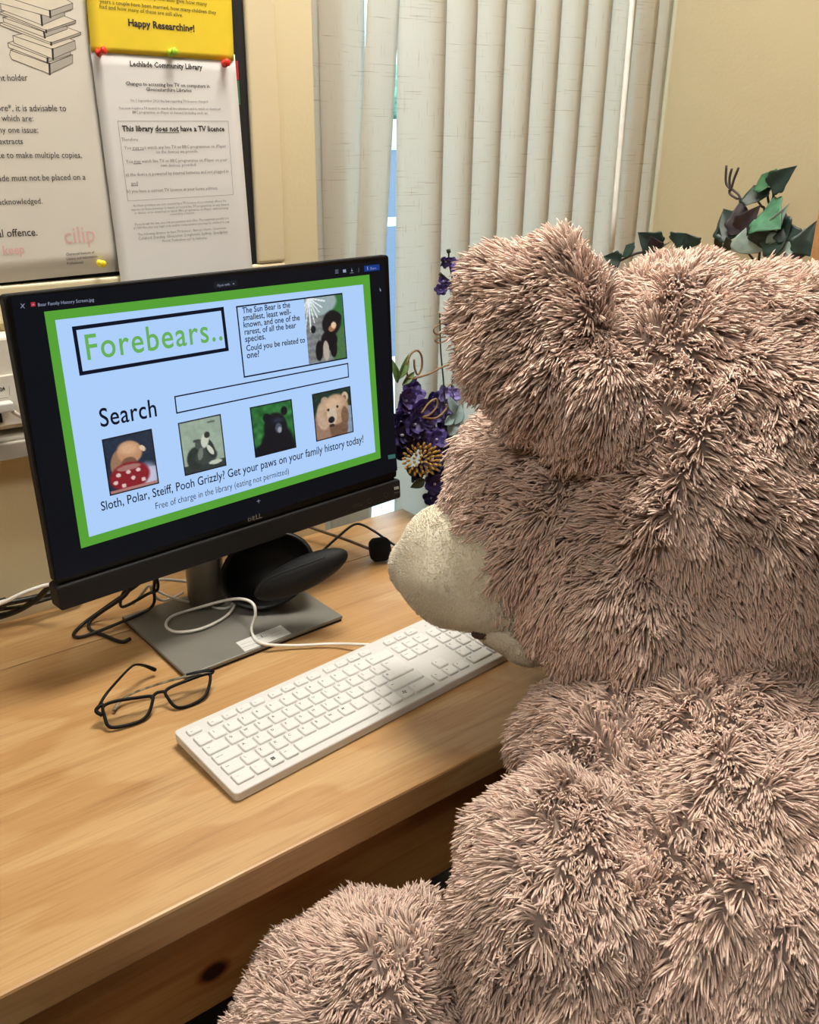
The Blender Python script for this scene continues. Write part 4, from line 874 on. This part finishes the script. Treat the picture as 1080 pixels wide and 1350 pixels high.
# ------------------------------------------------------------------ low cabinet, bookcase and ivy by the right wall
cab = thing('low_cabinet', 'low wooden cabinet by the right wall carrying the ivy', 'cabinet', (1.35, .35, FLOOR))
CT = .335
PY = px(1073, 310, 1.2)[1]; CY = PY+.006; print('PY', PY)
box('carcass', (1.21, CY+.005, FLOOR), (XR-.002, .60, CT-.025), M_OAK, cab, .003); box('cabinet_top', (1.20, CY, CT-.0248), (XR-.001, .605, CT), M_OAK, cab, .004)
HD = (.595-CY)/2
for y0 in (CY+.006, CY+.008+HD): box('door', (1.195, y0, FLOOR+.06), (1.2098, y0+HD-.006, CT-.03), M_OAK, cab, .003)
bc_ = thing('bookcase', 'tall wooden bookcase whose upright edge shows at the right', 'bookcase', (1.35, PY-.4, FLOOR))
box('upright', (1.2, PY-.022, FLOOR), (XR-.001, PY, 1.1), M_OAK, bc_, .002); box('upright', (1.2, PY-.8, FLOOR), (XR-.001, PY-.778, 1.1), M_OAK, bc_, .002)
for z in (FLOOR+.05, -.35, 0, .35, .7, 1.07): box('shelf', (1.205, PY-.7778, z), (XR-.001, PY-.0222, z+.022), M_OAK, bc_, .002)
box('back_panel', (XR-.012, PY-.7778, FLOOR), (XR-.0015, PY-.0222, 1.1), M_OAK, bc_)
iv = thing('ivy_plant', 'variegated artificial ivy in a pot on the low cabinet', 'plant', (1.36, .33, CT))
lathe('pot', [(.04, 0), (.05, .002), (.06, .05), (.062, .055), (.055, .055), (.05, .04), (.001, .04)], plain('pot_terracotta', (120, 82, 62), .7), iv, (1.37, .26, CT), 24)
M_IVD = plain('ivy_dark', (26, 48, 42), .45, var=.3, scale=60); M_IVG = plain('ivy_green', (52, 100, 66), .45, var=.3, scale=60); M_IVP = plain('ivy_pale', (140, 162, 156), .5, var=.15, scale=70); M_IVB = plain('ivy_purple', (52, 44, 50), .5, var=.3, scale=60)
M_IVW = plain('ivy_variegated', (70, 122, 92), .5, var=.5, scale=45)
def I(x, y, X=1.39): return px(x, y, X)
TW = np.array([0, 1, 0.])       # the leaves spread mainly in the plane of the right wall
def ivl(a, tip, w, mat, k=1, X=1.39, seed=0, lab=None):
    A, B = I(*a, X), I(*tip, X+random.uniform(-.03, .02)); L_ = np.linalg.norm(B-A); o = leaf('leaf', A, L_, w, B-A, (-1, -.35, .15), mat, iv, .12, k, seed)
    if lab: o['label'] = lab
sc6 = lambda x, y: (900+x/6, 180+y/6)
for a, tip, w, mm, k in (((690, 385), (615, 290), .052, M_IVG, 1), ((705, 400), (890, 235), .045, M_IVD, 1), ((590, 515), (560, 375), .06, M_IVD, 1), ((455, 770), (462, 490), .055, M_IVB, 1), ((420, 790), (312, 560), .07, M_IVD, 1), ((460, 740), (600, 550), .045, M_IVB, 1),
        ((640, 600), (760, 720), .08, M_IVW, 1), ((830, 800), (560, 720), .085, M_IVD, 1), ((520, 930), (533, 690), .075, M_IVP, 2), ((660, 920), (900, 880), .08, M_IVP, 2), ((840, 820), (815, 665), .05, M_IVD, 1), ((960, 930), (1060, 660), .06, M_IVD, 1),
        ((380, 890), (345, 800), .03, M_IVD, 1), ((80, 870), (30, 770), .045, M_IVD, 1), ((-30, 840), (40, 800), .03, M_IVD, 1), ((600, 860), (690, 720), .06, M_IVD, 1), ((720, 720), (830, 540), .025, M_IVP, 1), ((700, 880), (860, 810), .02, M_IVP, 1), ((290, 880), (285, 720), .02, M_IVD, 2), ((900, 980), (860, 840), .05, M_IVB, 1)):
    ivl(sc6(*a), sc6(*tip), w, mm, k, 1.38, int(a[0]))
for a, tip, w, mm in (((868, 326), (841, 307), .06, M_IVD), ((833, 334), (824, 322), .04, M_IVD), ((890, 322), (905, 308), .05, M_IVD), ((912, 326), (903, 308), .05, M_IVD), ((876, 324), (879, 320), .03, M_IVD), ((818, 344), (795, 338), .04, M_IVD), ((866, 328), (858, 312), .04, M_IVB)):
    ivl(a, tip, w*.88, mm, 1, 1.26)
for pts in ([(958, 218), (957, 238), (960, 246), (966, 250)], [(965, 222), (962, 236), (963, 252)], [(974, 221), (968, 236), (964, 250)], [(962, 250), (963, 256), (972, 262), (976, 264), (976, 300)], [(966, 250), (974, 257), (977, 264)], [(1011, 246), (1013, 264), (1016, 270)], [(1018, 246), (1020, 258), (1017, 268), (1012, 276)], [(1000, 266), (1004, 272), (1008, 276), (1005, 300)], [(976, 300), (985, 330), (1000, 350)], [(960, 350), (980, 352), (1000, 350)], [(1005, 300), (1002, 330), (1000, 350)]):
    tube('stem', [I(*q, 1.40) for q in pts], .0022, M_IVB, iv, 6, 4)

# ------------------------------------------------------------------ the teddy bear
seat_z = -.34
tube('stem', [px(815, 345, 1.26), px(850, 332, 1.26), px(900, 340, 1.26), px(950, 352, 1.33), px(1000, 352, 1.38)], .0022, M_IVB, iv, 6, 4)
ch = thing('chair', 'dark chair under the teddy bear, almost hidden', 'chair', (.48, -.36, FLOOR))
M_CHAIR = plain('chair_fabric', (22, 22, 26), .8)
box('seat', (.10, -.62, seat_z-.07), (.86, -.06, seat_z), M_CHAIR, ch, .02, 3)
for x in (.14, .78):
    for y in (-.58, -.13): box('leg', (x, y, FLOOR), (x+.04, y+.04, seat_z-.06), M_BLACK, ch, .004)

bear = thing('teddy_bear', 'giant shaggy dusty-pink teddy bear seated at the desk with a cream snout', 'teddy bear', (.5, -.3, seat_z))
M_FUR = attr_mat('plush_fur', .85, 0, .12)
M_NAP = attr_mat('cream_plush', .85, 0, .15)
def blob(bm, x, y, depth, rx, ry, rd, rot=0., sub=4, tiltf=0.):
    c = at(x, y, depth); k = depth/FOC; a = R(rot)
    A = CR*math.cos(a)+CU*math.sin(a); B = -CR*math.sin(a)+CU*math.cos(a); D = CF.copy()
    if tiltf:
        t = R(tiltf); A, D = A*math.cos(t)+D*math.sin(t), -A*math.sin(t)+D*math.cos(t)
    ellipsoid_bm(bm, c, [A, B, D], [rx*k, ry*k, rd], sub); return c
def remesh(name, blobs, vox=.007, smooth=6):
    bm = bmesh.new(); cs = [blob(bm, *b_) for b_ in blobs]; me = bpy.data.meshes.new(name); bm.to_mesh(me); bm.free()
    o = bpy.data.objects.new(name, me); COL.objects.link(o)
    r = o.modifiers.new('r', 'REMESH'); r.mode = 'VOXEL'; r.voxel_size = vox; s2 = o.modifiers.new('s', 'SMOOTH'); s2.factor = .5; s2.iterations = smooth
    dg = bpy.context.evaluated_depsgraph_get(); dg.update(); e = bpy.data.meshes.new_from_object(o.evaluated_get(dg)); bpy.data.objects.remove(o); bpy.data.meshes.remove(me)
    e.calc_loop_triangles(); V = np.empty(len(e.vertices)*3, np.float64); e.vertices.foreach_get('co', V); V = V.reshape(-1, 3)
    T = np.empty(len(e.loop_triangles)*3, np.int32); e.loop_triangles.foreach_get('vertices', T); T = T.reshape(-1, 3)
    bpy.data.meshes.remove(e); return V, T
WV = [(RNG.normal(size=3), RNG.normal(size=3), RNG.uniform(0, 6.28)) for _ in range(24)]
def vnoise(P, scale, k0=0):
    o = np.zeros_like(P)
    for i in range(8):
        w_, a, p_ = WV[(k0*5+i) % 24]; o += np.sin(P@(w_/scale*1.6)+p_)[:, None]*a[None]
    return o/2.8
FURC = np.array(lin((226, 201, 188)))
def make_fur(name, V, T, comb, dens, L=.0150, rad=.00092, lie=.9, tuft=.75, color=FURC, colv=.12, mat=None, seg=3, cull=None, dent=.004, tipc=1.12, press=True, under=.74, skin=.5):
    """one mesh: the cloth skin plus its tapering locks of pile"""
    # lumps of the stuffing
    Nv = np.zeros_like(V); fn = np.cross(V[T[:, 1]]-V[T[:, 0]], V[T[:, 2]]-V[T[:, 0]])
    for k in range(3): np.add.at(Nv, T[:, k], fn)
    Nv /= np.linalg.norm(Nv, axis=1)[:, None]+1e-12
    if dent: V = V+Nv*(vnoise(V, .07, 1)[:, :1]*dent+vnoise(V, .03, 3)[:, :1]*dent*.5)
    if press:      # soft toy pressed against the desk edge
        m_ = (V[:, 2] < .012) & (V[:, 2] > -TH-.012) & (V[:, 1] > -.012); V[m_, 1] = -.012
        m_ = (V[:, 2] <= -TH-.012) & (V[:, 1] > .018) & (V[:, 2] > -.3); V[m_, 1] = .018
    a, b_, c = V[T[:, 0]], V[T[:, 1]], V[T[:, 2]]; fn = np.cross(b_-a, c-a); ar = np.linalg.norm(fn, axis=1)/2; ctr = (a+b_+c)/3
    # fewer locks where nobody standing near the photographer could see them
    vd = CAM-ctr; vl = np.linalg.norm(vd, axis=1); cosv = np.einsum('ij,ij->i', fn, vd)/(2*ar*vl+1e-12)
    wgt = np.where(cosv < -.25, .12, 1.); 
    q = ctr-CAM; z = q@CF; X = (q@CR)/np.maximum(z, .05)*FOC; Yy = (q@CU)/np.maximum(z, .05)*FOC
    out = (np.abs(X) > 640) | (np.abs(Yy) > 780); wgt = np.where(out, wgt*.22, wgt)
    n = int((ar*wgt).sum()*dens); idx = RNG.choice(len(T), n, p=(ar*wgt)/(ar*wgt).sum())
    r1, r2 = RNG.random(n), RNG.random(n); s1 = np.sqrt(r1); P = a[idx]*(1-s1)[:, None]+b_[idx]*(s1*(1-r2))[:, None]+c[idx]*(s1*r2)[:, None]
    vN = np.zeros_like(V)
    for k in range(3): np.add.at(vN, T[:, k], fn)
    vN /= np.linalg.norm(vN, axis=1)[:, None]+1e-12
    Nn = vN[T[idx, 0]]*(1-s1)[:, None]+vN[T[idx, 1]]*(s1*(1-r2))[:, None]+vN[T[idx, 2]]*(s1*r2)[:, None]; Nn /= np.linalg.norm(Nn, axis=1)[:, None]+1e-12
    if cull is not None:
        k = cull(P); P, Nn = P[k], Nn[k]; n = len(P)
    cell = np.floor((P+vnoise(P, .01, 1)*.004)/.010).astype(np.int64); hsh = (cell[:, 0]*73856093 ^ cell[:, 1]*19349663 ^ cell[:, 2]*83492791) % 65536
    CR_ = RNG.normal(size=(65536, 3))[hsh]*.24            # neighbouring fibres lean together in tufts
    C = comb(P); C = C+vnoise(P, .050, 0)*tuft*.45+vnoise(P, .022, 2)*tuft*.4+vnoise(P, .010, 4)*tuft*.3+CR_
    C = C-Nn*np.einsum('ij,ij->i', C, Nn)[:, None]; cl = np.linalg.norm(C, axis=1)[:, None]; C = C/np.maximum(cl, .75)
    D = Nn*(1+.0*lie)+C*lie+RNG.normal(size=(n, 3))*.11; D /= np.linalg.norm(D, axis=1)[:, None]
    Bd = C*.55-np.array([0, 0, .35])+RNG.normal(size=(n, 3))*.18
    Ln = L*(.75+.5*RNG.random(n))*(1+.18*vnoise(P, .03, 4)[:, 0]); Ln = np.maximum(Ln, L*.5)
    tt = np.array([0, .5, .9]) if seg == 3 else np.array([0, .6]); rf = np.array([.85, 1.1, .9]) if seg == 3 else np.array([1., .8])
    side = np.cross(D, RNG.normal(size=(n, 3))); side /= np.linalg.norm(side, axis=1)[:, None]+1e-9; oth = np.cross(D, side)
    rr_ = rad*(.7+.6*RNG.random(n)); nr = len(tt); vp = nr*3+1; VV = np.empty((n, vp, 3)); VC = np.empty((n, vp, 3))
    tone = (1+colv*RNG.normal(size=n)*.6+.05*vnoise(P, .05, 3)[:, 0]).clip(.6, 1.35); hue = 1+RNG.normal(size=(n, 3))*.015
    cb = color[None]*tone[:, None]*hue
    for i, t in enumerate(tt):
        cpt = P+(D*t+Bd*t*t*.5)*Ln[:, None]-Nn*(.002 if i == 0 else 0)
        for k in range(3):
            an = 2*math.pi*k/3; VV[:, i*3+k] = cpt+(side*math.cos(an)+oth*math.sin(an))*(rr_*rf[i])[:, None]; VC[:, i*3+k] = cb*(under+(tipc-under)*t)  # roots darkened: the shade between locks is put into the colour
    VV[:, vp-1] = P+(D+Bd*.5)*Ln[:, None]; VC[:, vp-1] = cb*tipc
    quads = []; 
    for i in range(nr-1):
        for k in range(3): quads.append((i*3+k, i*3+(k+1) % 3, (i+1)*3+(k+1) % 3, (i+1)*3+k))
    tris = [((nr-1)*3+k, (nr-1)*3+(k+1) % 3, vp-1) for k in range(3)]
    nb = len(V); off = nb+np.arange(n)*vp
    q_ = (np.array(quads)[None]+off[:, None, None]).reshape(-1) if quads else np.empty(0, int); t_ = (np.array(tris)[None]+off[:, None, None]).reshape(-1)
    loops = np.concatenate([T.ravel(), q_, t_]).astype(np.int32); nt_, nq, n3 = len(T), len(quads)*n, 3*n
    sizes = np.concatenate([np.full(nt_, 3), np.full(nq, 4), np.full(n3, 3)]); starts = np.concatenate([[0], np.cumsum(sizes)[:-1]]).astype(np.int32)
    me = bpy.data.meshes.new(name); co = np.concatenate([V, VV.reshape(-1, 3)]).astype(np.float32)
    me.vertices.add(len(co)); me.vertices.foreach_set('co', co.ravel()); me.loops.add(len(loops)); me.loops.foreach_set('vertex_index', loops)
    me.polygons.add(len(sizes)); me.polygons.foreach_set('loop_start', starts); me.polygons.foreach_set('use_smooth', np.ones(len(sizes), bool)); me.update(calc_edges=True)
    cc_ = np.concatenate([np.tile(color*under*skin, (nb, 1)), VC.reshape(-1, 3)]).clip(0, 1); at_ = me.color_attributes.new('Col', 'FLOAT_COLOR', 'POINT'); at_.data.foreach_set('color', np.c_[cc_, np.ones(len(cc_))].ravel().astype(np.float32))  # dark backing cloth, with the painted root shade on top
    print(name, 'locks', n, 'tris', nt_+nq*2+n3)
    return link(name, me, bear, mat or M_FUR)
def img(r, u, f=0.): return CR*r+CU*u+CF*f
def const(v): return lambda P: np.tile(v, (len(P), 1))
def radial(cx, cy, depth, add=(0, 0, 0), k=1.):
    c = at(cx, cy, depth)
    def f(P): d = P-c; d /= np.linalg.norm(d, axis=1)[:, None]; return d*k+np.array(add)
    return f
DENS = 150000
# head
HV, HT = remesh('head', [(962, 648, 1.0, 262, 290, .205), (748, 690, 1.0, 148, 176, .12, 26), (714, 738, .99, 74, 74, .08, 30), (935, 508, .985, 206, 150, .155, -8), (660, 640, 1.02, 68, 105, .08), (862, 803, .95, 168, 118, .12)], .007, 7)
def head_comb(P):
    q = P-CAM; z = q@CF; X = 540+(q@CR)/z*FOC; Y_ = 675-(q@CU)/z*FOC
    right = np.clip((X-860)/80, -1, 1)[:, None]
    lower = np.clip((Y_-640)/160, 0, 1)[:, None]
    return (img(.55, -.55, 0)*np.clip(right, 0, 1)+img(-.75, -.35, 0)*np.clip(-right, 0, 1))*(1-.5*lower)+img(0, -.8)*lower
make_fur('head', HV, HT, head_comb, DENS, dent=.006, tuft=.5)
# near ear
EV, ET = remesh('ear', [(712, 448, .870, 96, 126, .038, 26), (692, 462, .865, 66, 92, .034, 10), (776, 530, .865, 72, 86, .045, 50), (728, 382, .875, 68, 60, .036, -10), (722, 506, .86, 62, 58, .036, 30)], .006, 5)
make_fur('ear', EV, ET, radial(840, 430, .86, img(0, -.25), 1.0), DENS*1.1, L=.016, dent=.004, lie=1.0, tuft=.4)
# far ear, turned away beyond the frame
GV, GT = remesh('ear', [(1190, 470, 1.10, 95, 120, .05, -25)], .009, 4)
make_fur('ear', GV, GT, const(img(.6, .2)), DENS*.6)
# torso, arm, leg
TV, TT = remesh('torso', [(906, 968, .93, 222, 106, .15, 3), (985, 1240, .83, 270, 300, .19, 0), (1020, 1090, .86, 200, 110, .16, 0)], .008, 6)
def torso_comb(P):
    q = P-CAM; z = q@CF; X = 540+(q@CR)/z*FOC; Y_ = 675-(q@CU)/z*FOC; r_ = np.clip((X-820)/120, -1, 1)[:, None]
    return img(-.55, -.5)*np.clip(-r_, 0, 1)+img(.25, -.75)*np.clip(r_, 0, 1)
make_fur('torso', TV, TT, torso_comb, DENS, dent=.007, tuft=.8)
AV, AT = remesh('arm', [(735, 1212, .80, 140, 190, .12, -3), (770, 1380, .76, 150, 160, .12, 0), (785, 1115, .83, 88, 72, .09, 30)], .007, 6)
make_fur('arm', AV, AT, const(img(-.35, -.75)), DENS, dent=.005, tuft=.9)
LV, LT = remesh('leg', [(480, 1350, .86, 165, 152, .12, 25), (560, 1318, .84, 90, 120, .09, 0), (420, 1420, .84, 130, 130, .12)], .007, 6)
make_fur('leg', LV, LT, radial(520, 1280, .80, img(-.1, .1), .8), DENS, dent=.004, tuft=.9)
# snout of short cream plush
CREAM = np.array(lin((236, 229, 210)))
SV, ST = remesh('snout', [(655, 742, .995, 84, 96, .085, 10), (598, 738, 1.01, 74, 76, .070, 15), (556, 746, 1.03, 43, 42, .042, 0), (600, 765, 1.00, 78, 62, .066, -25), (645, 790, .985, 75, 45, .06, -15)], .005, 8)
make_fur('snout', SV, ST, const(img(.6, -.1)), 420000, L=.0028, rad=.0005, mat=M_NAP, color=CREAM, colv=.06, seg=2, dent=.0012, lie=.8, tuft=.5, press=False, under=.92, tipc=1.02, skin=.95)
CV, CT_ = remesh('chin', [(672, 838, .985, 46, 22, .05, -18), (700, 850, .98, 40, 24, .05, 0)], .005, 4)
make_fur('chin', CV, CT_, const(img(.4, -.3)), 420000, L=.0028, rad=.0005, mat=M_NAP, color=CREAM*.9, colv=.06, seg=2, dent=.001, lie=.8, tuft=.5, press=False, under=.92, tipc=1.02, skin=.95)
M_MOUTH = plain('mouth_felt', (62, 46, 40), .85, bump=.4, bscale=700); M_NOSE = plain('nose_felt', (58, 44, 40), .6, bump=.4, bscale=600)
bm = bmesh.new(); blob(bm, 640, 834, .962, 19, 9, .010, 8, 3); me = bpy.data.meshes.new('mouth'); bm.to_mesh(me); bm.free(); me.polygons.foreach_set('use_smooth', [True]*len(me.polygons)); link('mouth', me, bear, M_MOUTH)['label'] = 'dark brown mouth'
bm = bmesh.new(); blob(bm, 529, 752, 1.062, 16, 26, .028, 14, 3); me = bpy.data.meshes.new('nose'); bm.to_mesh(me); bm.free(); me.polygons.foreach_set('use_smooth', [True]*len(me.polygons)); link('nose', me, bear, M_NOSE)['label'] = 'dark nose at the snout tip'

print('TRIS', sum(sum(len(p.vertices)-2 for p in o.data.polygons) for o in bpy.data.objects if o.type == 'MESH' and len(o.data.polygons) < 5000), sum(len(o.data.polygons) for o in bpy.data.objects if o.type == 'MESH'))
for o in bpy.data.objects:
    if '_loc' in o: del o['_loc']
